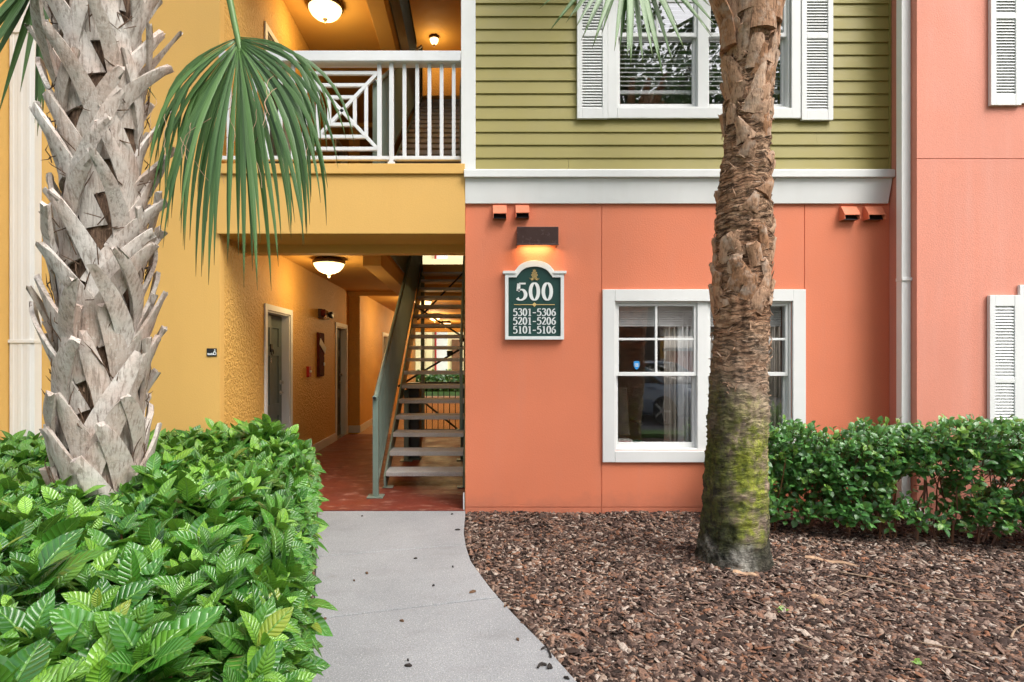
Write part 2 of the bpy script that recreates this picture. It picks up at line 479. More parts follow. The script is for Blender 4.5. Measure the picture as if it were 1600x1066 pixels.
def old_trunk_mat():
    m = NT('mossy_palm_bark'); p = m.pos()
    sp = m.n('SeparateXYZ'); m.l(p, sp.inputs[0]); z = sp.outputs[2]; x = sp.outputs[0]
    wv = m.n('VectorMath', operation='MULTIPLY_ADD'); nq = m.n('TexNoise'); nq.inputs['Scale'].default_value = 6; m.l(p, nq.inputs['Vector']); m.l(nq.outputs['Color'], wv.inputs[0]); wv.inputs[1].default_value = (.1, .1, .1); m.l(p, wv.inputs[2])
    ring = m.noise(m.mapped(wv.outputs[0], (6, 6, 36)), 1.0, 7, .72)
    fine = m.noise(m.mapped(p, (26, 26, 17)), 1.0, 8, .72)
    fineC = m.ramp(fine, [(.40, 0), (.60, 1)])
    c = m.ramp(ring, [(.3, (.07, .038, .024)), (.45, (.27, .155, .09)), (.58, (.52, .335, .21)), (.75, (.62, .47, .36))])
    c = m.mix(m.ramp(fine, [(.36, .75), (.52, 0)]), c, (.075, .04, .025))
    c = m.mix(m.ramp(m.noise(p, 6, 4), [(.45, 0), (.68, .65)]), c, (.42, .21, .115))
    ck = m.noise(m.mapped(wv.outputs[0], (3.5, 3.5, 48)), 1.0, 4, .6)
    c = m.mix(m.ramp(ck, [(.455, 0), (.49, .85), (.51, .85), (.54, 0)]), c, (.05, .03, .02))
    up = m.math('ADD', z, m.math('MULTIPLY', m.noise(p, 3.2, 5, .6), 1.3))          # ragged height line
    pale = m.ramp(m.math('DIVIDE', up, 4.0), [(.46, 1), (.58, 0)])
    c = m.mix(m.math('MULTIPLY', pale, .7), c, m.mix(ring, (.20, .155, .115), (.52, .43, .33)))
    moss_z = m.ramp(m.math('DIVIDE', up, 4.0), [(.13, 0), (.24, 1), (.37, 1), (.48, 0)])
    mn = m.ramp(m.math('ADD', m.noise(p, 5, 6, .7), m.math('MULTIPLY', fine, .35)), [(.58, 0), (.74, .95)])
    mossc = m.mix(m.ramp(m.noise(p, 18, 5, .7), [(.35, 0), (.65, 1)]), (.08, .115, .016), (.40, .44, .055))
    c = m.mix(m.math('MULTIPLY', moss_z, mn), c, mossc)
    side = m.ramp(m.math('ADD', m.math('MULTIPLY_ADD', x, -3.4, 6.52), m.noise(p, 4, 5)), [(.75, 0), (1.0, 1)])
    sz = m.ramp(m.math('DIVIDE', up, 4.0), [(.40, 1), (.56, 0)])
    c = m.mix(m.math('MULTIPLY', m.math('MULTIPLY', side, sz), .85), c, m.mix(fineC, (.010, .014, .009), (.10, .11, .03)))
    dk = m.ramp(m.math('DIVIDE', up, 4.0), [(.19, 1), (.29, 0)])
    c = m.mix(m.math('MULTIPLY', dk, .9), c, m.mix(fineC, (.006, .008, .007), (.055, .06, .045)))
    wh = m.math('MULTIPLY', m.ramp(m.math('DIVIDE', up, 4.0), [(.17, 1), (.225, 0)]), m.ramp(m.noise(p, 4.0, 6, .7), [(.44, 0), (.54, 1)]))
    wh = m.math('MULTIPLY', wh, m.ramp(m.math('SUBTRACT', x, 1.5), [(.34, 1), (.46, 0)]))
    c = m.mix(m.math('MULTIPLY', wh, .9), c, m.mix(fineC, (.20, .19, .16), (.62, .59, .52)))
    h = m.math('SUBTRACT', m.math('ADD', m.math('MULTIPLY', ring, 1.2), fine), m.ramp(ck, [(.455, 0), (.49, .6), (.51, .6), (.54, 0)]))
    return m.fin(c, .9, m.bump(h, 1.0, .018), .2)
M['old_trunk'] = old_trunk_mat()

def stub_mat():
    m = NT('worn_leaf_stub'); p = m.pos()
    oi = m.n('ObjectInfo')
    fb = m.noise(m.mapped(p, (55, 55, 14)), 1.0, 5, .7)
    c = m.mix(oi.outputs['Random'], (.32, .165, .085), (.52, .35, .24))
    c = m.mix(m.ramp(fb, [(.34, .85), (.52, 0)]), c, (.07, .035, .02))
    c = m.mix(m.ramp(m.noise(p, 14, 4), [(.5, 0), (.7, .7)]), c, (.50, .40, .32))
    return m.fin(c, .9, m.bump(m.math('ADD', fb, m.noise(p, 30, 4)), .9, .01), .2)
M['stub'] = stub_mat()

def chip_mat():
    m = NT('bark_chips')
    a = m.n('Attribute', attribute_name='rnd')
    c = m.ramp(a.outputs['Fac'], [(0, (.016, .010, .008)), (.22, (.055, .033, .026)), (.45, (.135, .084, .066)), (.66, (.22, .148, .115)), (.78, (.26, .115, .062)), (.88, (.36, .27, .21)), (1, (.48, .40, .34))])
    p = m.pos()
    c = m.mix(m.ramp(m.noise(p, 90, 3), [(.35, .5), (.6, 0)]), c, (.03, .02, .015))
    return m.fin(c, .85, m.bump(m.noise(p, 150, 3), .5, .003), .3)
M['chips'] = chip_mat()
# ------------------------------------------------------------------ the ground and paths
def path_left(d): return -1.52 + .266*(5.5 - d)
_pr = [(9.0, -.08), (5.5, -.08), (4.82, -.085), (4.45, -.06), (4.13, -.02), (3.67, .104), (3.3, .225), (2.93, .366), (2.574, .483), (2.2, .66), (1.6, 1.0), (1.0, 1.4), (.2, 2.0)]
def path_right(d):
    for (a, xa), (b, xb) in zip(_pr, _pr[1:]):
        if a >= d >= b: return xa + (xb-xa)*(a-d)/(a-b)
    return _pr[-1][1] if d < .2 else -.08

tag(obj('ground', MB().box(-200, 200, -200, 200, -.6, -.16), M['lawn']), kind='structure')
tag(obj('parking_lot', MB().box(-30, 40, -22, -6.3, -.159, -.06), M['asphalt']), kind='structure')
tag(obj('courtyard', MB().box(-20, 20, 16.6, 40, -.159, -.03), M['lawn']), kind='structure')

# mulch bed: one sheet following the walkway edge, slightly mounded
def mulch_z(x, y): return -.035 + .018*noise.noise(Vector((x*1.3, y*1.3, .3))) + .05*math.exp(-((x-1.8)**2 + (y+1.5)**2)/.25)
mb = MB()
ds = [5.5 - 5.0*i/40 for i in range(41)]
nx = 36
for d in ds:
    xl = path_right(d) - .02
    for k in range(nx+1):
        x = xl + (8.6 - xl)*(k/nx)**1.4
        mb.v.append((x, d-5.5, mulch_z(x, d-5.5)))
for i in range(40):
    for k in range(nx):
        a = i*(nx+1)+k
        mb.f.append((a, a+nx+1, a+nx+2, a+1))
tag(obj('mulch_bed', mb, M['soil'], smooth=True), kind='structure')
mb = MB()
for i, d in enumerate(ds):
    mb.v += [(-6.5, d-5.5, -.05), (path_left(d)+.02, d-5.5, -.035)]
    if i: mb.f.append((2*i-2, 2*i-1, 2*i+1, 2*i))
tag(obj('planting_bed', mb, M['soil']), kind='structure')

# concrete walkway, one slab between each pair of joints
walk = bpy.data.objects.new('walkway', None); link(walk); tag(walk, kind='structure')
joints = [(5.497, 5.497), (4.23, 4.51), (3.216, 3.51), (2.1, 2.35), (1.1, 1.3), (.3, .4)]      # depth at the left edge, at the right edge
for (a0, a1), (b0, b1) in zip(joints, joints[1:]):
    g = .0055
    a0 -= g; a1 -= g; b0 += g; b1 += g
    n = 14
    left = [(path_left(a0 + (b0-a0)*i/n), a0 + (b0-a0)*i/n) for i in range(n+1)]
    right = [(path_right(a1 + (b1-a1)*i/n), a1 + (b1-a1)*i/n) for i in range(n+1)]
    poly = left + right[::-1]
    mb = MB().prism(poly, lambda x, d: (x, d-5.5, -.12), lambda x, d: (x, d-5.5, -.008))
    obj('slab', mb, M['concrete'], walk, bev=.006)
# narrow tooled border strip along the left of the walkway is part of the same pour: a shallow edge course
for (a0, a1), (b0, b1) in zip(joints[2:4], joints[3:5]): pass

tag(obj('passage_floor', MB().box(-2.48, -.09, 0.0, 5.5, -.15, 0.0), M['red_floor'], bev=.004), kind='structure')
tag(obj('rear_pavement', MB().box(-2.27, -.09, 5.5, 16.6, -.15, -.002), M['lit_pavers']), kind='structure')  # passage floor with the far-end light put into its tan

# ------------------------------------------------------------------ the building
bld = thing('apartment_building', (0, 0, 0), 'three-storey apartment building in coral, olive and yellow with an open stair passage', 'building')

def gridwall(mb, us, vs, depth, mp, T):
    """a wall of cells; depth(i, j) is None for an opening, else how far the face is set back"""
    nu, nv = len(us)-1, len(vs)-1
    dd = [[depth(i, j) for j in range(nv)] for i in range(nu)]
    def quad(*ps): mb.add([mp(*p) for p in ps], [(0, 1, 2, 3)])
    g = lambda i, j: (T if dd[i][j] is None else dd[i][j]) if 0 <= i < nu and 0 <= j < nv else T
    for i in range(nu):
        for j in range(nv):
            d = dd[i][j]
            u0, u1, v0, v1 = us[i], us[i+1], vs[j], vs[j+1]
            if d is not None:
                quad((u0,v0,d),(u1,v0,d),(u1,v1,d),(u0,v1,d))
                quad((u0,v0,T),(u0,v1,T),(u1,v1,T),(u1,v0,T))
    for i in range(nu+1):
        for j in range(nv):
            a, b = g(i-1, j), g(i, j)
            if a != b: quad((us[i],vs[j],a),(us[i],vs[j+1],a),(us[i],vs[j+1],b),(us[i],vs[j],b))
    for i in range(nu):
        for j in range(nv+1):
            a, b = g(i, j-1), g(i, j)
            if a != b: quad((us[i],vs[j],a),(us[i+1],vs[j],a),(us[i+1],vs[j],b),(us[i],vs[j],b))

def front(y): return lambda u, v, w: (u, y+w, v)
OPX0, OPX1 = 1.375, 3.106                       # window opening of the ground floor
# coral ground floor wall with scored joints and the window opening
us = [-.08, 1.247, 1.254, OPX0, OPX1, 3.228, 3.235, 4.06]
vs = [-.15, .022, .030, .575, 2.035, 3.0]
mb = MB()
gridwall(mb, us, vs, lambda i, j: None if (i == 3 and j == 3) else (.008 if i in (1, 5) or j == 1 else 0.0), front(0), .2)
obj('coral_wall', mb, M['coral'], bld, label='coral stucco ground floor wall with scored vertical joints')
# upper wall behind the olive siding
mb = MB()
UOX0, UOX1, UOZ0, UOZ1 = 1.39, 3.08, 3.905, 5.33
gridwall(mb, [.02, UOX0, UOX1, 4.06], [3.0, UOZ0, UOZ1, 9.6], lambda i, j: None if (i == 1 and j == 1) else 0.0, front(0.003), .2)
obj('upper_wall', mb, M['olive'], bld)
# siding boards, each lapped over the one below
EXP = .1253
k = 0
z = 3.305
WX0, WX1, WZ0, WZ1 = 1.30, 3.17, 3.805, 5.43
while z < 9.5:
    zt = z + EXP + .02
    spans = [(.02, 4.045)]
    if zt > UOZ0 - .004 and z < WZ1: spans = [(.02, WX0+.02), (WX1-.02, 4.045)]
    elif k == 0: spans = [(.02, .923), (.926, 4.045)]
    elif k % 3 == 2: 
        c = .6 + ((k*1.37) % 3.0); spans = [(.02, c), (c+.002, 4.045)]
    for x0, x1 in spans:
        w = random.uniform(-.0008, .0008)
        prof = [(-.002, z), (-.021+w, z), (-.0225+w, z+.004), (-.006+w, zt), (-.002, zt)]
        mb = MB().prism([(a, b) for a, b in prof], lambda a, b: (x0, a, b), lambda a, b: (x1, a, b))
        obj('siding_board', mb, M['olive'], bld)
    z += EXP; k += 1
obj('corner_board', MB().box(4.046, 4.059, -.03, 0, 3.305, 9.6), M['olive'], bld, label='narrow olive strip closing the siding at the corner')
obj('corner_board', MB().box(-.122, .019, -.035, .12, 3.315, 9.6), M['white'], bld, bev=.004, label='wide white board between balcony and olive siding')
# white belt course
mb = MB()
mb.prism([(0, 2.985), (-.026, 2.985), (-.05, 3.225), (0, 3.225)], lambda a, b: (-.082, a, b), lambda a, b: (4.03 + (b-2.985)*.11, a, b))
mb.prism([(0, 3.2255), (-.085, 3.2255), (-.085, 3.292), (-.07, 3.304), (0, 3.304)], lambda a, b: (-.092, a, b), lambda a, b: (4.058, a, b))
obj('belt_course', mb, M['white'], bld, bev=.003, label='broad white belt course between coral wall and olive siding')
# right wing, standing forward
mb = MB()
RWX0, RWX1 = 5.06, 6.79
us = [4.062, RWX0, RWX1, 8.2]
vs = [-.15, .022, .030, .575, 2.035, 3.306, 3.313, 3.905, 5.33, 9.6]
gridwall(mb, us, vs, lambda i, j: None if (i == 1 and j in (3, 7)) else (.008 if j in (1, 5) else 0.0), front(-.34), .56)
obj('right_wing_wall', mb, M['coral_block'], bld, label='pinkish coral wall of the wing that stands forward on the right')
# left wing and yellow front wall
obj('left_wing_wall', MB().box(-8.2, -4.462, -.62, .3, -.15, 9.6), M['yellow'], bld)
obj('yellow_wall', MB().box(-4.46, -2.48, 0, .1, -.15, 9.6), M['yellow'], bld, label='smooth yellow front wall beside the passage opening')
# passage walls
def side(x): return lambda u, v, w: (x-w, u, v)
doors = [(1.235, 2.095), (4.66, 5.45)]
storeys = [0.0, 3.34]
DH = 2.06
us = [.1, doors[0][0], doors[0][1], doors[1][0], doors[1][1], 5.7]
vs = [-.15, 0.004, DH, 3.344, 3.34+DH, 9.6]
mb = MB()
gridwall(mb, us, vs, lambda i, j: None if (i in (1, 3) and j in (1, 3)) else 0.0, side(-2.48), .2)
obj('passage_wall', mb, M['rough_yellow'], bld, label='rough yellow stucco wall inside the passage')
mb = MB()
us = [5.7, 8.55, 9.4, 16.5]
gridwall(mb, us, vs, lambda i, j: None if (i == 1 and j in (1, 3)) else 0.0, side(-2.265), .4)
obj('passage_wall', mb, M['rough_yellow'], bld)
obj('stair_side_wall', MB().box(-.088, -.0825, .125, 16.5, -.15, 9.6), M['rough_yellow'], bld)
# skirting boards
mb = MB()
for y0, y1 in ((.1, doors[0][0]-.075), (doors[0][1]+.075, doors[1][0]-.075), (doors[1][1]+.075, 5.685)):
    obj('skirting_board', MB().box(-2.479, -2.462, y0, y1, 0.001, .145), M['white_rail'], bld, bev=.003)
obj('skirting_board', MB().box(-2.479, -2.247, 5.683, 5.699, 0.001, .145), M['white_rail'], bld, bev=.003)
obj('skirting_board', MB().box(-2.264, -2.247, 5.70, 8.47, 0.001, .145), M['white_rail'], bld, bev=.003)
obj('skirting_board', MB().box(-.103, -.0885, .01, .06, -.05, .16), M['white_rail'], bld, bev=.003)
# fascia beams across the passage mouth
for k, zb in enumerate((2.69, 6.03)):
    mb = MB().box(-2.495, -.083, -.03, .5, zb, zb+.575)
    obj('fascia_beam', mb, M['yellow'], bld, bev=.004)
    obj('fascia_ledge', MB().box(-2.52, -.083, -.055, .5, zb+.5755, zb+.675), M['yellow'], bld, bev=.006)
    obj('soffit_beam', MB().box(-2.479, -.089, .501, .64, zb-.09, zb+.55), M['yellow'], bld, bev=.004)
# gallery slabs
for k in (1, 2):
    z1 = 3.34*k; z0 = z1 - .54
    for x0, x1, y0, y1 in ((-2.479, -.089, .641, 1.3), (-2.479, -1.12, 1.3005, 5.65), (-2.264, -.089, 5.72, 16.5)):
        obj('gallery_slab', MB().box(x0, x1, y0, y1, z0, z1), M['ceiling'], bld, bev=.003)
    obj('gallery_slab', MB().box(-2.479, -.089, 5.6505, 5.7195, z0-.08, z1), M['yellow'], bld)
    obj('ceiling_beam', MB().box(-1.34, -1.12, 1.31, 5.64, z0-.2, z0-.001), M['yellow'], bld, bev=.004)
    obj('edge_channel', MB().box(-1.118, -1.10, 1.32, 5.64, z0+.05, z1+.1), M['green_steel'], bld)
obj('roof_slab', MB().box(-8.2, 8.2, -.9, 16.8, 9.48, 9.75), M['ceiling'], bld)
obj('end_beam', MB().box(-2.26, -.089, 16.2, 16.49, 2.5, 2.795), M['yellow'], bld)
obj('rear_stair_wall', MB().box(-2.26, -.089, 9.2, 9.3, 7.75, 9.47), M['rough_yellow'], bld)
# enclosing walls so that the rooms are closed
obj('rear_wall', MB().box(-.08, 8.2, 16.2, 16.5, -.15, 9.5), M['yellow'], bld)
obj('rear_wall', MB().box(-8.2, -2.67, 16.2, 16.5, -.15, 9.5), M['yellow'], bld)
obj('party_wall', MB().box(8.0, 8.2, .25, 16.2, -.15, 9.5), M['yellow'], bld)
obj('party_wall', MB().box(-8.2, -8.0, .31, 16.2, -.15, 9.5), M['yellow'], bld)

# ------------------------------------------------------------------ doors inside the passage
def door(x, y0, y1, z0, leaf_mat, label, knocker=False):
    fr = MB()
    c = .072
    fr.box(x+.001, x+.02, y0-c, y0, z0, z0+DH+c); fr.box(x+.001, x+.02, y1, y1+c, z0, z0+DH+c); fr.box(x+.001, x+.02, y0, y1, z0+DH, z0+DH+c)
    fr.box(x-.19, x+.001, y0+.001, y0+.02, z0, z0+DH-.001); fr.box(x-.19, x+.001, y1-.02, y1-.001, z0, z0+DH-.001); fr.box(x-.19, x+.001, y0+.02, y1-.02, z0+DH-.02, z0+DH-.001)
    f = obj('door_frame', fr, M['white'], bld, bev=.003)
    mb = MB()
    ya, yb, za, zb = y0+.022, y1-.022, z0+.01, z0+DH-.022
    w = yb-ya
    us = [ya, ya+.12*w/.8, ya+.36*w/.8, ya+.44*w/.8, ya+.68*w/.8, yb]
    vs = [za, za+.2, za+.72, za+.88, za+1.5, za+1.62, za+1.86, zb]
    gridwall(mb, us, vs, lambda i, j: .012 if i in (1, 3) and j in (1, 3, 5) else 0.0, side(x-.10), .045)
    lf = obj('door', mb, leaf_mat, bld, bev=.003, label=label)
    for h in (1.02, 1.16):
        hd = MB().lathe([(0, .0), (.028, 0), (.028, .008), (.012, .012), (.012, .04), (0, .04)], (0, 0, 0), 12)
        hd.v = [(x-.10+q[2], yb-.06+q[0], z0+h+q[1]) for q in hd.v]
        if h < 1.1: hd.tube([(x-.06, yb-.06, z0+h), (x-.055, yb-.11, z0+h), (x-.058, yb-.17, z0+h-.004)], .009, 8)
        else: hd.box(x-.075, x-.055, yb-.066, yb-.054, z0+h-.02, z0+h+.02)
        obj('handle' if h < 1.1 else 'deadbolt', hd, M['chrome'], lf, smooth=False)
    if knocker:
        kb = MB(); yc = (ya+yb)/2
        kb.box(x-.0999, x-.085, yc-.03, yc+.03, z0+1.56, z0+1.66)
        kb.tube([(x-.08, yc + .035*math.cos(t), z0+1.56+.04*math.sin(t)) for t in [2*math.pi*i/14 for i in range(15)]], .006, 6)
        obj('door_knocker', kb, M['black'], lf)
        obj('peephole_plate', MB().box(x-.0999, x-.094, yc-.012, yc+.012, z0+1.42, z0+1.48), M['chrome'], lf)
    obj('threshold', MB().box(x-.19, x+.012, y0+.021, y1-.021, z0, z0+.012), M['chrome'], bld)
    obj('hall_back', MB().box(x-.198, x-.192, y0+.001, y1-.001, z0+.0045, z0+DH-.0005), M['dark_room'], bld)
for s, z0 in enumerate(storeys):
    door(-2.48, *doors[0], z0, M['door'], 'grey-green panelled door with knocker', True)
    door(-2.48, *doors[1], z0, M['door_dark'], 'dark panelled door deeper in the passage')
    door(-2.265, 8.55, 9.4, z0, M['door_dark'], None)

# ------------------------------------------------------------------ windows and shutters
def pane(x0, x1, y0, y1, z0, z1, w):
    o = obj('pane', MB().box(x0, x1, y0, y1, z0, z1), M['glass'], w)
    o.data.materials.append(M['glass_back'])
    for p in o.data.polygons: p.material_index = 0 if p.normal.y < -.5 else 1
def window(x0, x1, z0, z1, y, ox0, ox1, oz0, oz1, label, sticker=False):
    """casing outline, wall face, opening"""
    w = bpy.data.objects.new('window', None); link(w, bld); tag(w, label)
    cs = MB()
    yc = y-.026
    cs.box(x0, ox0, yc, y-.0005, z0, z1); cs.box(ox1, x1, yc, y-.0005, z0, z1)
    cs.box(ox0, ox1, yc-.002, y-.0005, z0, oz0); cs.box(ox0, ox1, yc-.002, y-.0005, oz1, z1)
    obj('frame', cs, M['white'], w, bev=.004)
    xm = (ox0+ox1)/2
    zm = oz0 + (oz1-oz0)*.515
    j = MB()
    for a, b in ((ox0, ox0+.02), (ox1-.02, ox1), (xm-.052, xm+.052)): j.box(a, b, y+.004, y+.14, oz0, oz1)
    for a, b in ((ox0+.02, xm-.052), (xm+.052, ox1-.02)):
        j.box(a, b, y+.004, y+.14, oz1-.015, oz1); j.box(a, b, y+.004, y+.14, oz0, oz0+.025)
    obj('jamb', j, M['white'], w, bev=.003)
    for a, b in ((ox0+.021, xm-.053), (xm+.053, ox1-.021)):
        up = MB(); r = .028
        zt = oz1-.016
        up.box(a, a+r, y+.02, y+.055, zm-.02, zt); up.box(b-r, b, y+.02, y+.055, zm-.02, zt)
        up.box(a+r, b-r, y+.02, y+.055, zt-r, zt); up.box(a+r, b-r, y+.018, y+.055, zm-.02, zm+.018)
        obj('sash', up, M['white'], w, bev=.003)
        lo = MB(); zl = oz0+.026
        lo.box(a, a+r, y+.06, y+.095, zl, zm+.015); lo.box(b-r, b, y+.06, y+.095, zl, zm+.015)
        lo.box(a+r, b-r, y+.06, y+.095, zl, zl+.05); lo.box(a+r, b-r, y+.06, y+.095, zm-.02, zm+.015)
        obj('sash', lo, M['white'], w, bev=.003)
        xc = (a+b)/2; zc = (zm+.018+zt-r)/2
        obj('muntin', MB().box(xc-.011, xc+.011, y+.024, y+.052, zm+.0185, zt-r-.0005), M['white'], w, bev=.002)
        for p, q in ((a+r+.0005, xc-.0115), (xc+.0115, b-r-.0005)):
            obj('muntin', MB().box(p, q, y+.0245, y+.0515, zc-.011, zc+.011), M['white'], w, bev=.002)
            pane(p, q, y+.036, y+.040, zm+.0185, zc-.0115, w)
            pane(p, q, y+.036, y+.040, zc+.0115, zt-r-.0005, w)
        pane(a+r+.0005, b-r-.0005, y+.076, y+.080, zl+.0505, zm-.0205, w)
    if sticker:
        s = .0295*1.0
        cx, cz = fx(995, 5.53), fz(571, 5.53)
        poly = [(-s, s*1.2), (0, s*1.5), (s, s*1.2), (s*.95, -.2*s), (s*.55, -s), (0, -1.5*s), (-s*.55, -s), (-s*.95, -.2*s)]
        obj('sticker', MB().prism(poly, lambda u, v: (cx+u, y+.0345, cz+v), lambda u, v: (cx+u, y+.0355, cz+v)), M['blue'], w, label='small blue shield sticker on the glass')
        mb = MB()
        for dz in (.014, .002, -.010): mb.box(cx-.018, cx+.018, y+.0335, y+.0343, cz+dz-.003, cz+dz+.003)
        obj('sticker_print', mb, M['sign_white'], w)
    return w

def shutter(x0, x1, z0, z1, y, label, zmid):
    f = MB(); st = .05; yf = y-.034
    f.box(x0, x0+st, yf, y-.003, z0, z1); f.box(x1-st, x1, yf, y-.003, z0, z1)
    bands = []
    rails = [(z0, z0+.1), (zmid-.025, zmid+.025), (z1-.1, z1)]
    for a, b in rails: f.box(x0+st, x1-st, yf+.001, y-.003, a, b)
    s = obj('shutter', f, M['white'], bld, bev=.003, label=label)
    lv = MB()
    for (a0, a), (b, b0) in zip(rails, rails[1:]):
        n = max(1, round((b-a)/.028)); h = (b-a)/n
        for i in range(n):
            z = a + h*(i+.5)
            p = [(-.004, z-.45*h), (-.0075, z-.5*h), (-.029, z-.5*h+.006), (-.006, z+.5*h)]
            lv.prism([( -.030, z-.50*h), (-.026, z-.58*h), (-.006, z+.50*h), (-.010, z+.58*h)], lambda u, v: (x0+st, y+u, v), lambda u, v: (x1-st, y+u, v))
    lv.box(x0+st, x1-st, y-.0045, y-.003, z0+.1, z1-.1)
    o = obj('louvre', lv, M['white'], s, kind='stuff')

window(1.256, 3.231, .468, 2.15, 0.0, OPX0, OPX1, .575, 2.035, 'white double window in the coral wall behind the palm trunk', True)
window(1.30, 3.17, 3.805, 5.43, -.022, UOX0, UOX1, UOZ0, UOZ1, 'white shuttered double window in the olive siding')
shutter(1.002, 1.297, 3.80, 5.43, -.022, 'white louvred shutter left of the upper window', 4.62)
shutter(3.173, 3.478, 3.785, 5.43, -.022, 'white louvred shutter right of the upper window', 4.60)
window(4.98, 6.87, .468, 2.15, -.34, RWX0, RWX1, .575, 2.035, 'white window of the right wing, ground floor')
window(4.98, 6.87, 3.805, 5.43, -.34, RWX0, RWX1, UOZ0, UOZ1, 'white window of the right wing, upper floor')
shutter(4.70, 4.977, .46, 2.055, -.34, 'white louvred shutter low on the right wing', 1.28)
shutter(4.71, 4.987, 3.785, 5.43, -.34, 'white louvred shutter high on the right wing', 4.60)

# rooms behind the windows
def room(x0, x1, z0, z1, y0, y1):
    mb = MB(); t = .02
    mb.box(x0, x1, y1, y1+t, z0, z1); mb.box(x0-t, x0, y0, y1, z0, z1); mb.box(x1, x1+t, y0, y1, z0, z1)
    mb.box(x0-t, x1+t, y0, y1+t, z0-t, z0); mb.box(x0-t, x1+t, y0, y1+t, z1, z1+t)
    return mb
obj('room', room(.05, 4.0, 0.0, 2.7, .21, 4.2), M['dark_room'], bld)
obj('room', room(.05, 4.0, 3.36, 6.1, .21, 4.2), M['dark_room'], bld)
obj('room', room(4.2, 7.9, 0.0, 2.7, .25, 4.2), M['dark_room'], bld)
obj('room', room(4.2, 7.9, 3.36, 6.1, .25, 4.2), M['dark_room'], bld)

# ------------------------------------------------------------------ white balcony railing
rl = thing('balcony_railing', (-1.3, .04, 3.365), 'white balcony railing with a lattice panel beside plain balusters', 'railing')
RY = .04; RD = RY+5.5
X = lambda px: fx(px, RD)
Z = lambda py: fz(py, RD)
obj('top_rail', MB().box(-2.478, -.124, RY-.07, RY+.07, Z(101), Z(85)), M['white_rail'], rl, bev=.006)
obj('bottom_rail', MB().box(-2.478, -.124, RY-.025, RY+.025, Z(251), Z(245)), M['white_rail'], rl, bev=.004)
for px in (458, 476, 593, 632, 652, 671, 690, 709):
    w = .018 if px not in (476, 593) else .021
    obj('baluster', MB().box(X(px)-w, X(px)+w, RY-w, RY+w, Z(245)+.0005, Z(101)-.0005), M['white_rail'], rl, bev=.003)
for px in (358, 378, 398, 418, 438):
    obj('baluster', MB().box(X(px)-.018, X(px)+.018, RY-.018, RY+.018, Z(245)+.0005, Z(101)-.0005), M['white_rail'], rl, bev=.003)
mb = MB(); xx = X(612)
mb.box(xx-.021, xx+.021, RY-.031, RY-.0255, Z(255), Z(101)-.001); mb.box(xx-.021, xx+.021, RY-.0255, RY+.0215, Z(245)+.0005, Z(101)-.0005); mb.box(xx-.035, xx+.035, RY-.036, RY+.03, 3.3655, Z(254.5))
obj('newel_post', mb, M['white_rail'], rl, bev=.003)
# the lattice: two diagonals and concentric square bars between them
cx, cz = X(534.5), Z(174)
hx_, hz_ = X(590)-cx, Z(115)-cz
t = .017
for sgn in (-1, 1):
    obj('lattice_diagonal', MB().bar((cx-hx_, RY, cz-sgn*hz_), (cx+hx_, RY, cz+sgn*hz_), .034 if sgn > 0 else .033, .034, (0, 1, 0)), M['white_rail'], rl, bev=.002)
for q in (1.0, .68, .36):
    for sgn in (-1, 1):
        zz = cz + sgn*hz_*q
        obj('lattice_bar', MB().box(cx-hx_*q+.005, cx+hx_*q-.005, RY-.0155, RY+.0155, zz-t, zz+t), M['white_rail'], rl, bev=.002)
        if q < 1:
            xx = cx + sgn*hx_*q
            obj('lattice_bar', MB().box(xx-t, xx+t, RY-.015, RY+.015, cz-hz_*q+.005, cz+hz_*q-.005), M['white_rail'], rl, bev=.002)

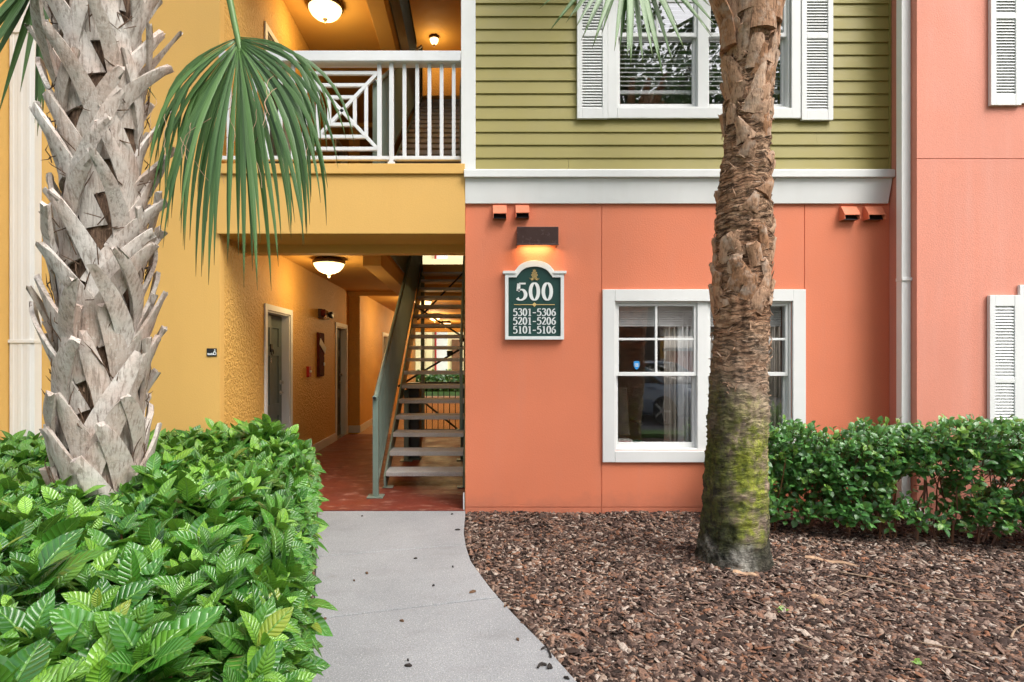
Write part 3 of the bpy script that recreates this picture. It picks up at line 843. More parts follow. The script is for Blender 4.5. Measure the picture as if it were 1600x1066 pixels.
# ------------------------------------------------------------------ staircases
RISE, RUN, Y0S = 3.34/18, .28, .935
XL, XR = -1.0, -.125
def staircase(z0, label, posts):
    s = thing('staircase', (-.56, Y0S, z0), label, 'staircase')
    for n in range(1, 18):
        y = Y0S + RUN*(n-1); z = z0 + RISE*n
        mb = MB().prism([(y-.012, z-.052), (y-.016, z-.004), (y-.012, z), (y+RUN+.015, z), (y+RUN+.015, z-.052)], lambda a, b: (XL, a, b), lambda a, b: (XR, a, b))
        obj('tread', mb, M['tread'], s, bev=.003)
    ye, ze = Y0S + RUN*17, z0 + RISE*18
    for x in (XL-.012, XR+.012):
        mb = MB()
        w = .011 if x < -.5 else .010
        mb.prism([(Y0S-.03, z0+.01), (Y0S+.14, z0+.01), (ye+.02, ze-.42), (ye+.02, ze-.03), (ye-.1, ze-.03), (Y0S-.03, z0+RISE*.75)],
                 lambda a, b: (x-w, a, b), lambda a, b: (x+w, a, b))
        obj('stringer', mb, M['green_steel'], s)
        obj('foot_plate', MB().box(x-.075 if x > -.5 else x-.03, x+.03 if x > -.5 else x+.09, Y0S-.02, Y0S+.09, z0+.001, z0+.010), M['green_steel'], s, bev=.002)
    # guard rail on the open side
    g = bpy.data.objects.new('guard_rail', None); link(g, s)
    gx = XL-.045
    zr = lambda y: z0 + RISE*(1 + (y-Y0S)/RUN)
    obj('newel_post', MB().box(gx-.03, gx+.03, .49, .55, z0+.012, z0+1.05), M['green_steel'], g, bev=.004)
    obj('base_plate', MB().box(gx-.085, gx+.085, .435, .605, z0+.001, z0+.012), M['green_steel'], g, bev=.002)
    hy = [.47, .52, .58, .66] + [.8 + .35*i for i in range(14)]
    pts = [(gx, .44, z0+1.06), (gx, .52, z0+1.07), (gx, .60, z0+1.12)] + [(gx, y, z0+1.07+.63*(y-.5)) for y in [.75 + .31*i for i in range(17)] if y < ye+.1]
    obj('handrail', MB().tube(pts, .026, 12), M['green_steel'], g, smooth=True)
    obj('rail_hollow_shade', MB().tube([(gx, .4385, z0+1.06), (gx, .436, z0+1.06)], .017, 12), M['black'], g)  # black disc paints the dark hollow of the open tube end
    for dz in (.10,):
        obj('lower_rail', MB().bar((gx, .56, z0+.12), (gx, ye, ze+.08), .03, .035), M['green_steel'], g)
    y = .66
    while y < ye:
        zb = max(z0+.1, z0 + .12 + (y-.56)*(3.30)/(ye-.56)); zt = z0+1.06+.63*(y-.5)
        obj('baluster', MB().box(gx-.0125, gx+.0125, y-.0125, y+.0125, zb, zt), M['green_steel'], g)
        y += .105
    obj('newel_post', MB().box(gx-.03, gx+.03, ye-.03, ye+.03, ze-.5, ze+1.0), M['green_steel'], g, bev=.004)
    # short rail on the wall side
    hx = XR-.035
    yb = Y0S + RUN*2.9
    obj('wall_rail_post', MB().box(hx-.02, hx+.02, yb, yb+.04, z0+RISE*3+.008, zr(yb)+.9).box(hx-.06, hx+.03, yb-.03, yb+.07, z0+RISE*3+.001, z0+RISE*3+.009), M['green_steel'], s, bev=.003)
    obj('wall_rail', MB().tube([(hx, yb+.02, zr(yb)+.92), (hx, ye, zr(ye)+.92)], .021, 10), M['green_steel'], s, smooth=True)
    if posts:
        for px_, d in ((XL+.03, 8.15), (XR-.03, 8.2)):
            zt = z0 + RISE*(1 + (d-5.5-Y0S)/RUN) - .3
            obj('support_post', MB().box(px_-.035, px_+.035, d-5.535, d-5.465, z0+.012, zt).box(px_-.09, px_+.09, d-5.59, d-5.41, z0+.001, z0+.012), M['green_steel'], s, bev=.003)
        for x in (XL+.03, XR-.03):
            obj('support_post', MB().box(x-.035, x+.035, 5.2, 5.27, z0+.012, ze-.3).box(x-.09, x+.09, 5.14, 5.33, z0+.001, z0+.012), M['green_steel'], s, bev=.003)
        def rod(p, q): obj('brace_rod', MB().tube([p, q], .017, 8), M['dark_steel'], s, smooth=True)
        P = lambda px, py, d: (fx(px, d), d-5.5, fz(py, d))
        rod(P(622, 604, 9.4), P(727, 541, 9.4)); rod(P(648, 617, 9.45), P(724, 678, 9.45))
        rod(P(651, 480, 10.6), P(727, 529, 10.6)); rod(P(652, 500, 10.5), P(727, 423, 10.5))
        for px_, py_, d in ((703, 552, 9.4), (722, 531, 10.6)):
            c = P(px_, py_, d)
            obj('brace_node', MB().box(c[0]-.05, c[0]+.05, c[1]-.025, c[1]+.025, c[2]-.04, c[2]+.04), M['dark_steel'], s, bev=.004)
    return s
staircase(0.0, 'lower open-tread staircase with grey-green guard rail rising from the red floor', True)
staircase(3.34, 'upper staircase seen behind the white balcony railing', False)

# dark cabinet standing under the lower stairs
cb = thing('utility_cabinet', (-.88, 2.9, 0), 'narrow dark green cabinet standing under the lower stairs', 'cabinet')
obj('cabinet_body', MB().box(-.985, -.79, 2.72, 3.05, .02, 1.12), M['door'], cb, bev=.006)
obj('cabinet_door', MB().box(-.975, -.80, 2.705, 2.719, .06, 1.08), M['door_dark'], cb, bev=.003)
obj('plinth', MB().box(-1.0, -.775, 2.70, 3.06, .001, .0195), M['green_steel'], cb)

def picket_rail(name, label, p, q, h, mat, step, post=.03, cat='railing'):
    r = thing(name, ((p[0]+q[0])/2, (p[1]+q[1])/2, p[2]), label, cat)
    p = Vector(p); q = Vector(q); L = (q-p).length; d = (q-p)/L; up = Vector((0, 0, 1))
    obj('top_rail', MB().bar(p+up*(h-.02), q+up*(h-.02), .04, .04), mat, r)
    obj('bottom_rail', MB().bar(p+up*.09, q+up*.09, .03, .03), mat, r)
    n = int(L/step)
    for i in range(n+1):
        c = p + d*(L*i/n)
        a = post/2 if i in (0, n) else .0075
        obj('post' if i in (0, n) else 'baluster', MB().bar(c+up*(.002 if i in (0, n) else .105), c+up*(h-.04), a*2, a*2, (1, 0, 0)), mat, r)
    return r
picket_rail('picket_railing', 'dark picket railing closing the space behind the lower stairs', (-1.14, 5.45, 0), (-.13, 5.45, 0), 1.02, M['dark_steel'], .108)
picket_rail('gallery_railing', 'grey-green gallery railing along the stairwell on the second storey', (-1.17, 1.35, 3.34), (-1.17, 5.6, 3.34), 1.05, M['green_steel'], .11)
picket_rail('gallery_railing', 'grey-green gallery railing along the stairwell on the top storey', (-1.14, 1.35, 6.68), (-1.14, 5.6, 6.68), 1.05, M['green_steel'], .11)

# ------------------------------------------------------------------ lamps
def ceiling_lamp(x, y, z, r, label, power, finial):
    l = thing('ceiling_lamp', (x, y, z), label, 'ceiling lamp', 'bowl lamps on the passage ceilings')
    obj('canopy', MB().lathe([(0, -.002), (r*.9, -.002), (r*.95, -.02), (r*1.06, -.035), (r*1.08, -.06), (r*1.02, -.075), (r*.98, -.06), (0, -.05)], (x, y, z), 32), M['bronze'], l, smooth=True)
    obj('glass_bowl', MB().lathe([(r*1.0, -.066), (r*.97, -.09), (r*.86, -.13), (r*.66, -.168), (r*.4, -.192), (r*.12, -.203), (0.012, -.204)], (x, y, z), 32), M['bowl'], l, smooth=True)
    obj('finial', MB().lathe([(.0, -.200), (.035, -.203), (.03, -.214), (.014, -.222), (.02, -.236), (.012, -.25), (0, -.255)], (x, y, z), 16), finial, l, smooth=True)
    li = bpy.data.lights.new('lamp_light', 'POINT'); li.energy = power; li.color = (1, .70, .33); li.shadow_soft_size = .12
    lo = bpy.data.objects.new('lamp_light', li); link(lo, l, Matrix.Translation((x, y, z-.36)))
    return l
LP = 10
ceiling_lamp(fx(514, 7.45), 1.95, 2.80, .20, 'lit bowl lamp on the ground floor passage ceiling near the first door', LP, M['paper'])
ceiling_lamp(-1.95, 1.9, 6.14, .215, 'lit bowl lamp above the white balcony railing', LP*1.1, M['brass'])
ceiling_lamp(fx(661, 12.4), 6.9, 2.80, .19, 'lit bowl lamp seen just past the stairs', LP*2.2, M['brass'])
ceiling_lamp(-1.15, 11.2, 2.80, .19, 'lit bowl lamp in the middle of the rear passage', LP*2.2, M['brass'])
ceiling_lamp(-1.0, 14.6, 2.80, .19, 'lit bowl lamp farthest down the passage', LP*2.2, M['brass'])
ceiling_lamp(fx(678, 13.9), 8.5, 9.48, .11, 'lit bowl lamp high over the top of the stairs', LP*.8, M['bronze'])
M['dry'] = paint('dry_sheath', (.42, .27, .17), .8, .2, 20, 120, .4, .003)
# ------------------------------------------------------------------ wall sconce, building sign, vents, downspouts
x0, x1, z0, z1 = fx(806), fx(869), fz(388), fz(360)
sn = thing('wall_lamp', ((x0+x1)/2, 0, z0), 'brown metal box lamp glowing downwards above the green number sign', 'wall lamp')
mb = MB()
yb_ = -.15; t = .006
mb.box(x0, x1, yb_, yb_+t, z0, z1); mb.box(x0, x0+t, yb_+t, -.001, z0, z1); mb.box(x1-t, x1, yb_+t, -.001, z0, z1); mb.box(x0+t, x1-t, yb_+t, -.001, z1-t, z1)
mb.box(x0-.004, x1+.004, yb_-.004, yb_-.0005, z0, z0+.012)
obj('housing', mb, M['bronze'], sn, bev=.002)
obj('bulb', MB().tube([(x0+.07, -.07, z0+.05), (x1-.07, -.07, z0+.05)], .022, 10), M['bulb'], sn, smooth=True)
li = bpy.data.lights.new('lamp_light', 'AREA'); li.energy = .75; li.color = (1, .66, .34); li.shape = 'RECTANGLE'; li.size = .3; li.size_y = .09
lo = bpy.data.objects.new('lamp_light', li); link(lo, sn, Matrix.Translation(((x0+x1)/2, -.075, z0+.02)))

SX = fx(834.4)
c2 = lambda px: fx(740 + px*.2532 - 0, 5.5)        # crop pixels of the sign to metres
sg = thing('number_sign', (SX, 0, fz(531)), 'green arched sign reading 500 with a white frame and a gold pineapple', 'sign')
k = .2532/160
def arch(hw, zb, zs, aw, ah, n=22):
    """bottom corners, shoulders and an arch with small flares at its feet"""
    pts = [(-hw, zb), (hw, zb), (hw, zs)]
    for i in range(n+1):
        a = math.pi*i/n
        fl = .12*aw*max(0, 1-abs(math.sin(a))*3)
        pts.append(((aw+fl)*math.cos(a), zs + .001 + ah*math.sin(a)**.9))
    pts.append((-hw, zs))
    return pts
zb = fz(531); 
outer = arch(180*k, 0, (952-541)*k, 112*k, 72*k)
inner = arch(160*k, 20*k, (952-572)*k, 98*k, 66*k)
mb = MB()
n = len(outer)
YF, YB, YP = -.052, -.001, -.036
vs = [(SX+u, YF, zb+v) for u, v in outer] + [(SX+u, YF, zb+v) for u, v in inner] + [(SX+u, YB, zb+v) for u, v in outer] + [(SX+u, YP, zb+v) for u, v in inner]
fs = []
for i in range(n):
    j = (i+1) % n
    fs += [(i, j, n+j, n+i), (j, i, 2*n+i, 2*n+j), (n+i, n+j, 3*n+j, 3*n+i)]
mb.add(vs, fs)
for sgn in (-1, 1):
    a, b = sorted((sgn*194*k, sgn*113*k))
    mb.box(SX+a, SX+b, YF-.012, YB-.002, zb+(952-549)*k, zb+(952-533)*k)
obj('frame', mb, M['sign_white'], sg, bev=.0015)
obj('panel', MB().prism(inner, lambda u, v: (SX+u*.998, YP+.002, zb+v), lambda u, v: (SX+u*.998, -.002, zb+v)), M['sign_green'], sg)

def crom(pts, m=8):
    P = [pts[0]] + list(pts) + [pts[-1]]; out = []
    for i in range(1, len(P)-2):
        p0, p1, p2, p3 = P[i-1], P[i], P[i+1], P[i+2]
        for s in range(m):
            t = s/m
            out.append(tuple(.5*(2*p1[c] + (p2[c]-p0[c])*t + (2*p0[c]-5*p1[c]+4*p2[c]-p3[c])*t*t + (3*p1[c]-p0[c]-3*p2[c]+p3[c])*t**3) for c in (0, 1)))
    out.append(P[-2]); return out
DG = {
 '0': [[(.3+.225*math.sin(2*math.pi*i/28), .5+.475*math.cos(2*math.pi*i/28)) for i in range(29)]],
 '1': [[(.31, .03), (.31, .97)], [(.13, .85), (.22, .885), (.29, .95)], [(.14, .03), (.48, .03)]],
 '2': [crom([(.09, .76), (.15, .92), (.3, .975), (.45, .91), (.49, .74), (.4, .52), (.22, .24), (.07, .06)]), [(.07, .05), (.54, .05), (.56, .16)]],
 '3': [crom([(.09, .84), (.18, .95), (.3, .975), (.44, .91), (.47, .76), (.38, .6), (.22, .535)]), crom([(.22, .535), (.42, .5), (.53, .32), (.47, .12), (.28, .02), (.13, .05), (.06, .13)])],
 '5': [[(.53, .95), (.16, .95)], [(.15, .95), (.11, .53)], crom([(.11, .53), (.25, .61), (.42, .56), (.53, .36), (.47, .14), (.29, .025), (.13, .05), (.06, .13)])],
 '6': [crom([(.5, .96), (.33, .87), (.17, .66), (.09, .38), (.15, .12), (.3, .025), (.46, .11), (.53, .3), (.46, .5), (.31, .57), (.17, .5), (.1, .4)])],
 '-': [[(.08, .42), (.5, .42)]],
}
def glyph(mb, ch, x, z, h, y, thick, thin, ybk):
    for st in DG[ch]:
        n = len(st); lo, hi = [], []
        for i, p in enumerate(st):
            a, b = st[max(i-1, 0)], st[min(i+1, n-1)]
            if ch == '0' and i in (0, n-1): a, b = st[n-2], st[1]
            t = Vector((b[0]-a[0], b[1]-a[1])).normalized(); nn = Vector((-t.y, t.x))
            w = (thin + (thick-thin)*abs(t.y)**1.4)/2
            if len(st) == 2 and abs(t.y) < .3: w = (thin*1.25)/2
            lo.append((p[0]+nn.x*w, p[1]+nn.y*w)); hi.append((p[0]-nn.x*w, p[1]-nn.y*w))
        vs = [(x+q[0]*h, yy, z+q[1]*h) for yy in (y, ybk) for q in lo+hi]
        m = 2*n
        fs = [(i, i+1, n+i+1, n+i) for i in range(n-1)] + [(i, m+i, m+i+1, i+1) for i in range(n-1)] + [(n+i, n+i+1, m+n+i+1, m+n+i) for i in range(n-1)] + [(0, n, m+n, m), (n-1, m+n-1, m+2*n-1, 2*n-1)]
        mb.add(vs, fs)
def text(s, cx, cz, h, adv, thick, thin, mat, dash=.6):
    wd = [adv*(dash/.62 if c == '-' else 1) for c in s]
    x = cx - sum(wd)*h/2
    for c, w in zip(s, wd):
        mb = MB()
        glyph(mb, c, x + (w-.6)*h/2, cz-h/2, h, YP-.003, thick, thin, YP+.001)
        obj('digit' if c != '-' else 'dash', mb, mat, sg)
        x += w*h
zpx = lambda cpy: fz(290 + cpy*.2532)
text('500', SX, zpx(657), 108*k, .73, .20, .075, M['sign_white'])
for s_, cy_ in (('5301-5306', 783.5), ('5201-5206', 837), ('5101-5106', 891)):
    text(s_, SX, zpx(cy_), 45*k, .655, .19, .10, M['sign_white'])
mb = MB().box(SX-124*k, SX-13*k, YP-.003, YP+.001, zpx(739.5), zpx(735.5)).box(SX+13*k, SX+124*k, YP-.003, YP+.001, zpx(739.5), zpx(735.5))
obj('divider_line', mb, M['gold'], sg)
obj('diamond', MB().prism([(0, 14*k), (14*k, 0), (0, -14*k), (-14*k, 0)], lambda u, v: (SX+u, YP-.004, zpx(737)+v), lambda u, v: (SX+u, YP+.001, zpx(737)+v)), M['gold'], sg)
# pineapple emblem
pz = zpx(556)
mb = MB()
for i in range(-3, 4):
    for j in range(-3, 4):
        u, v = (i+j)*4.6*k, (i-j)*4.6*k
        if (u/(19*k))**2 + (v/(25*k))**2 < 1:
            q = 2.9*k
            mb.prism([(u, v+q*1.15), (u+q, v), (u, v-q*1.15), (u-q, v)], lambda a, b: (SX+a, YP-.004, pz+b), lambda a, b: (SX+a, YP+.001, pz+b))
for a in (-50, -25, 0, 25, 50):
    s_, c_ = math.sin(R(a)), math.cos(R(a)); b0 = 23*k
    mb.prism([(-2.5*k*c_, b0+2.5*k*s_), (2.5*k*c_, b0-2.5*k*s_), (17*k*s_+0*k, b0+15*k*c_)], lambda u, v: (SX+u, YP-.0042, pz+v), lambda u, v: (SX+u, YP+.001, pz+v))
for sgn in (-1, 1):
    for a, L in ((70, 36), (95, 30), (120, 26)):
        s_, c_ = math.sin(R(a))*sgn, math.cos(R(a)); b0 = -26*k
        mb.prism([(-3*k*c_, b0+3*k*s_), (3*k*c_, b0-3*k*s_), (L*k*s_, b0+L*k*c_*.6)], lambda u, v: (SX+u, YP-.0041, pz+v), lambda u, v: (SX+u, YP+.001, pz+v))
obj('pineapple_emblem', mb, M['gold'], sg)

def vent(px0, px1, py0, py1, label):
    xa, xb, za, zb = fx(px0), fx(px1), fz(py1), fz(py0)
    v = thing('vent_hood', ((xa+xb)/2, 0, za), label, 'vent hood', 'vent hoods under the white belt course')
    mb = MB()
    t = .004; o = -.085
    mb.prism([(-.001, zb), (-.03, zb), (o, za+.05), (o, za+.042), (o+t, za+.042), (o+t, za+.049), (-.03, zb-t), (-.001, zb-t)], lambda a, b: (xa, a, b), lambda a, b: (xb, a, b))
    for xx in (xa, xb-t): mb.prism([(-.001, zb-t-.0005), (-.03, zb-t-.0005), (o+t, za+.047), (o-.006, za+.002), (-.001, za+.002)], lambda a, b: (xx, a, b), lambda a, b: (xx+t, a, b))
    obj('hood', mb, M['coral'], v)
    mb = MB().prism([(-.03, za+.06), (-.026, za+.06), (o+.03, za+.002), (o+.026, za+.002)], lambda a, b: (xa+t+.001, a, b), lambda a, b: (xb-t-.001, a, b))
    obj('shade_flap', mb, M['black'], v)  # coloured black to give the shade inside the open hood
vent(770, 791, 322, 344, 'coral painted vent hood left of its pair above the brown lamp')
vent(805, 826, 322, 343, 'coral painted vent hood right of its pair above the brown lamp')
vent(1311, 1335, 324, 346, 'coral painted vent hood right of the palm trunk, farther from the downspout')
vent(1348, 1374, 324, 346, 'coral painted vent hood right of the palm trunk, nearer the downspout')

def downspout(x0, x1, y0, y1, zt, zj, label, ribs):
    d = thing('downspout', ((x0+x1)/2, (y0+y1)/2, 0), label, 'downspout')
    w = x1-x0; pts = []
    n = 3 if ribs else 5
    for i in range(n):
        a = x0 + w*i/n
        pts += [(a+w*.004, y0), (a+w*.03, y0-.005*ribs), (a+w*.17, y0-.005*ribs), (a+w*.196, y0)]
    poly = pts + [(x1, y0+.006), (x1, y1), (x0, y1), (x0, y0+.006)]
    obj('pipe', MB().prism(poly, lambda a, b: (a, b, .05), lambda a, b: (a, b, zt)), M['white'], d, bev=.002)
    for z in zj:
        obj('strap', MB().box(x0-.006, x1+.006, y0-.011, y1, z, z+.03), M['white'], d, bev=.002)
    e = MB().prism([(y1, .0), (y0-.2, -.05), (y0-.2, .05), (y0-.012, .16), (y1, .16)], lambda a, b: (x0-.004, a, b+.012), lambda a, b: (x1+.004, a, b+.012))
    obj('elbow', e, M['white'], d, bev=.003)
downspout(3.974, 4.058, -.272, -.204, 9.4, [2.2, 5.2], 'white downspout in the corner between the coral wall and the right wing', 0)
downspout(-4.452, -4.215, -.10, -.002, 9.4, [fz(536, 5.4), 4.6], 'white downspout on the yellow wall behind the shaggy palm', .5)

# plaque on the yellow wall and the fixtures along the passage wall
px = thing('wall_plaque', (fx(331.5), 0, fz(557.5)), 'small black plaque with a white pictogram on the yellow wall', 'plaque')
obj('plate', MB().box(fx(323.5), fx(339), -.008, -.0005, fz(557), fz(544.5)), M['black'], px, bev=.001)
mb = MB()
for i in range(7): mb.box(fx(325)+i*.0085, fx(325)+i*.0085+.0062, -.0095, -.008, fz(555), fz(552.2)+(.004 if i in (0, 4) else 0))
obj('raised_letters', mb, M['sign_white'], px)
mb = MB().lathe([(0, 0), (.006, 0), (.006, .0015), (0, .0015)], (0, 0, 0), 10)
mb.v = [(fx(336.3)+a, -.008-c, fz(547)+b) for a, b, c in mb.v]
cxp = fx(336.6)
mb.box(cxp-.004, cxp+.004, -.0095, -.008, fz(551.5), fz(548.2))
mb.tube([(cxp + .017*math.cos(t), -.0088, fz(552)+.017*math.sin(t)) for t in [R(80+26*i) for i in range(10)]], .0035, 6)
mb.box(cxp, cxp+.016, -.0095, -.008, fz(552.5), fz(551.4))
obj('pictogram', mb, M['sign_white'], px)

xw = -2.48
el = thing('emergency_light', (xw, 3.6, 2.15), 'dark emergency light fixed high on the passage wall', 'emergency light')
obj('housing', MB().prism([(0.001, 2.12), (.09, 2.12), (.1, 2.16), (.06, 2.27), (0.001, 2.27)], lambda a, b: (xw+a, 3.47, b), lambda a, b: (xw+a, 3.85, b)), M['bronze'], el, bev=.006)
for yy in (3.42, 3.9):
    mb = MB().lathe([(0, 0), (.05, 0), (.06, .05), (.055, .06), (0, .055)], (0, 0, 0), 14)
    mb.v = [(xw+.07+c, yy+a*.9, 2.2+b) for a, b, c in mb.v]
    obj('lamp_head', mb, M['black'] if yy > 3.5 else M['red_brown'], el, smooth=True)
pn = thing('electrical_panel', (xw, 3.55, 1.2), 'tall narrow rusty red panel with a loose white tag on the passage wall', 'panel')
obj('body', MB().box(xw+.001, xw+.03, 3.40, 3.73, 1.19, 1.89), M['red_brown'], pn, bev=.003)
obj('cover', MB().box(xw+.0305, xw+.04, 3.42, 3.71, 1.21, 1.50), M['red_brown'], pn, bev=.002)
obj('cover', MB().box(xw+.0305, xw+.04, 3.42, 3.71, 1.53, 1.87), M['red_brown'], pn, bev=.002)
obj('knob', MB().box(xw+.0402, xw+.055, 3.67, 3.70, 1.36, 1.41), M['sign_white'], pn, bev=.003)
obj('tag', MB().bar((xw+.047, 3.43, 1.75), (xw+.05, 3.75, 1.60), .008, .11, (0, 0, 1)), M['paper'], pn, bev=.002)
fa = thing('fire_alarm', (xw, 2.9, 1.2), 'small red fire alarm pull box on the passage wall', 'fire alarm')
obj('box', MB().box(xw+.001, xw+.045, 2.84, 2.96, 1.20, 1.36), M['red'], fa, bev=.004)
obj('pull_handle', MB().box(xw+.0455, xw+.06, 2.865, 2.935, 1.27, 1.30), M['sign_white'], fa, bev=.002)

# ------------------------------------------------------------------ palms
def pal_strip(cx, cy, r0, th0, z0, dth, L, w0, w1, out, thick, mat, name, parent, seed, bulge=.014, pw=1.5, ns=9):
    """one old leaf base: a curved tapering strap lying on the trunk, its end standing off"""
    rg = random.Random(seed)
    if cx > 0: cx = cx + .033*z0
    v, f = [], []
    cs = [-1, -.55, 0, .55, 1]
    lean = math.atan2(dth*r0, L)
    for i in range(ns+1):
        t = i/ns
        th = th0 + dth*(t - .08*t*t); z = z0 + L*t
        rr = r0 + .012 + out*max(0, t-.3)**1.35/(.7**1.35) + .012*math.sin(t*3)
        w = w1 + (w0-w1)*(1-t)**pw
        if t > .93: w *= .8
        wob = rg.uniform(-.004, .004)
        for s in cs:
            a = th + s*w*math.cos(lean)/max(rr, .05)*(1 if t < .6 else 1)
            zz = z - s*w*math.sin(lean)*.9
            r2 = rr + (1-s*s)*bulge + wob
            if i == ns: r2 += rg.uniform(-.008, .008); zz += rg.uniform(-.025, .012)
            v.append((cx + r2*math.cos(a), cy + r2*math.sin(a), zz))
        for s in (1, -1):
            a = th + s*w*.92*math.cos(lean)/max(rr, .05)
            zz = z - s*w*.9*math.sin(lean)
            r2 = rr - thick
            v.append((cx + r2*math.cos(a), cy + r2*math.sin(a), zz))
    k = 7
    for i in range(ns):
        for j in range(k):
            j2 = (j+1) % k
            f.append((i*k+j, i*k+j2, (i+1)*k+j2, (i+1)*k+j))
    f.append(tuple(range(k-1, -1, -1))); f.append(tuple(ns*k+j for j in range(k)))
    mb = MB(); mb.v = v; mb.f = f
    o = obj(name, mb, mat, parent)
    me = o.data
    sm = [abs(p.normal.dot(Vector((0, 0, 1)))) < 2 and len(p.vertices) == 4 for p in me.polygons]
    me.polygons.foreach_set('use_smooth', sm)
    me.set_sharp_from_angle(angle=R(38))
    return o

def trunk(name, cx, cy, z0, z1, rfun, dfun, nth, nz, mat, parent):
    v = []; 
    for i in range(nz+1):
        z = z0 + (z1-z0)*i/nz
        for k in range(nth):
            a = 2*math.pi*k/nth
            r = rfun(z) + dfun(a, z)
            ox, oy = lean_off(name, z)
            v.append((cx + ox + r*math.cos(a), cy + oy + r*math.sin(a), z))
    f = [(i*nth+k, i*nth+(k+1) % nth, (i+1)*nth+(k+1) % nth, (i+1)*nth+k) for i in range(nz) for k in range(nth)]
    mb = MB(); mb.v = v; mb.f = f
    return obj(name, mb, mat, parent, smooth=True)
def lean_off(name, z): return (0, 0)
def fr(x, y, z, o=4): return noise.fractal(Vector((x, y, z)), 1.0, 2.0, o)

def leaflet(mb_v, mb_f, uvs, hub, d0, nrm, L, wmax, droop, side_tilt, steps=9, wpos=.36, curl=0.):
    """one folded frond segment as a thin V-shaped blade"""
    base = len(mb_v)
    p = Vector(hub); d = Vector(d0).normalized(); nrm = Vector(nrm)
    for i in range(steps+1):
        t = i/steps
        a = d.cross(nrm)
        a.normalize(); nn = a.cross(d).normalized()
        w = wmax*(.12 + .88*min(1, t/wpos)) if t < wpos else wmax*max(.03, (1-((t-wpos)/(1-wpos))**1.6))
        fold = .42*w
        for s, uu in ((-1, 0), (0, .5), (1, 1)):
            q = p + a*(s*w/2) + nn*(fold*(abs(s)-.5)*(1-.4*t)) + nn*side_tilt*s*w
            mb_v.append(tuple(q)); uvs.append((uu, t))
        g = droop*(t**1.2)*1.2/steps*6
        d = (d + Vector((0, 0, -1))*g*.12*6/steps*1.5 + nrm*curl/steps).normalized()
        p = p + d*(L/steps)
    for i in range(steps):
        for j in (0, 1):
            mb_f.append((base+i*3+j, base+i*3+j+1, base+(i+1)*3+j+1, base+(i+1)*3+j))

def uv_obj(name, v, f, uvs, mat, parent, label=None):
    v = np.array(v); c = (v.min(0)+v.max(0))/2
    me = mesh_np(name, v-c, np.array(f), mat, np.array(uvs))
    o = bpy.data.objects.new(name, me)
    link(o, parent, Matrix.Translation(Vector(c)))
    m = o.modifiers.new('thickness', 'SOLIDIFY'); m.thickness = .0012; m.offset = 0
    return tag(o, label)

def frond(parent, hub, axis, nrm, nseg, spread, L, Lside, droop, seed, separate, pet=None, wmul=1., label=None, mid=None, wpos=.36):
    rg = random.Random(seed)
    hub = Vector(hub); a = Vector(axis).normalized(); nrm = Vector(nrm); nrm = (nrm - a*nrm.dot(a)).normalized()
    b = a.cross(nrm).normalized()
    f = bpy.data.objects.new('frond', None); link(f, parent); tag(f, label)
    dphi = 2*spread/nseg
    V, Fc, U = [], [], []
    for i in range(nseg):
        phi = -spread + dphi*(i+.5) + rg.uniform(-.6, .6)*dphi
        q = abs(phi)/spread
        d = a*math.cos(phi) + b*math.sin(phi) + nrm*(.22*math.cos(phi*1.3)-.05 + rg.uniform(-.12, .12))
        ln = (L + (Lside-L)*q**1.5)*(rg.uniform(.86, 1.06) if rg.random() > .14 else rg.uniform(.6, .85))
        w = ln*.40*dphi*1.25*wmul
        h = hub + a*(.07*(1-q)) + nrm*rg.uniform(-.004, .004)
        dr = droop*(.5 + .8*q)*rg.uniform(.5, 1.6)
        if separate:
            v, fc, u = [], [], []
            leaflet(v, fc, u, h, d, nrm, ln, w, dr, rg.uniform(-.12, .12), wpos=wpos, curl=rg.uniform(-.12, .12), steps=11)
            uv_obj('leaflet', v, fc, u, M['frond'], f)
        else:
            leaflet(V, Fc, U, h, d, nrm, ln, w, dr, rg.uniform(-.1, .1), steps=7)
    if not separate: uv_obj('leaf_blade', V, Fc, U, M['frond'], f)
    if pet:
        mid = Vector(mid) if mid else (Vector(pet)+hub)/2 + Vector((0, 0, .12))
        pts = crom3([Vector(pet), mid, hub, hub + a*.1])
        obj('petiole', MB().tube(pts, [.03 - .018*i/(len(pts)-1) for i in range(len(pts))], 8), M['petiole'], f, smooth=True)
    return f
def crom3(pts, m=5):
    P = [pts[0]] + list(pts) + [pts[-1]]; out = []
    for i in range(1, len(P)-2):
        p0, p1, p2, p3 = P[i-1:i+3]
        for s in range(m):
            t = s/m
            out.append(.5*(2*p1 + (p2-p0)*t + (2*p0-5*p1+4*p2-p3)*t*t + (3*p1-p0-3*p2+p3)*t**3))
    out.append(P[-2]); return out

def crown(parent, cx, cy, z, seed, skip=lambda az: False, n=13, elo=.05):
    rg = random.Random(seed)
    for i in range(n):
        az = 2.4*i + rg.uniform(-.2, .2); el = rg.uniform(elo, 1.25)
        if skip(az % (2*math.pi)): continue
        dv = Vector((math.cos(az)*math.cos(el), math.sin(az)*math.cos(el), math.sin(el)))
        hub = Vector((cx, cy, z+.2)) + dv*rg.uniform(1.0, 1.4)
        ax = (dv + Vector((0, 0, -.55))).normalized()
        nr = Vector((0, 0, 1)) + dv*.3
        frond(parent, hub, ax, nr, 26, R(105), 1.1, .85, .55, seed*100+i, False, pet=(cx, cy, z))

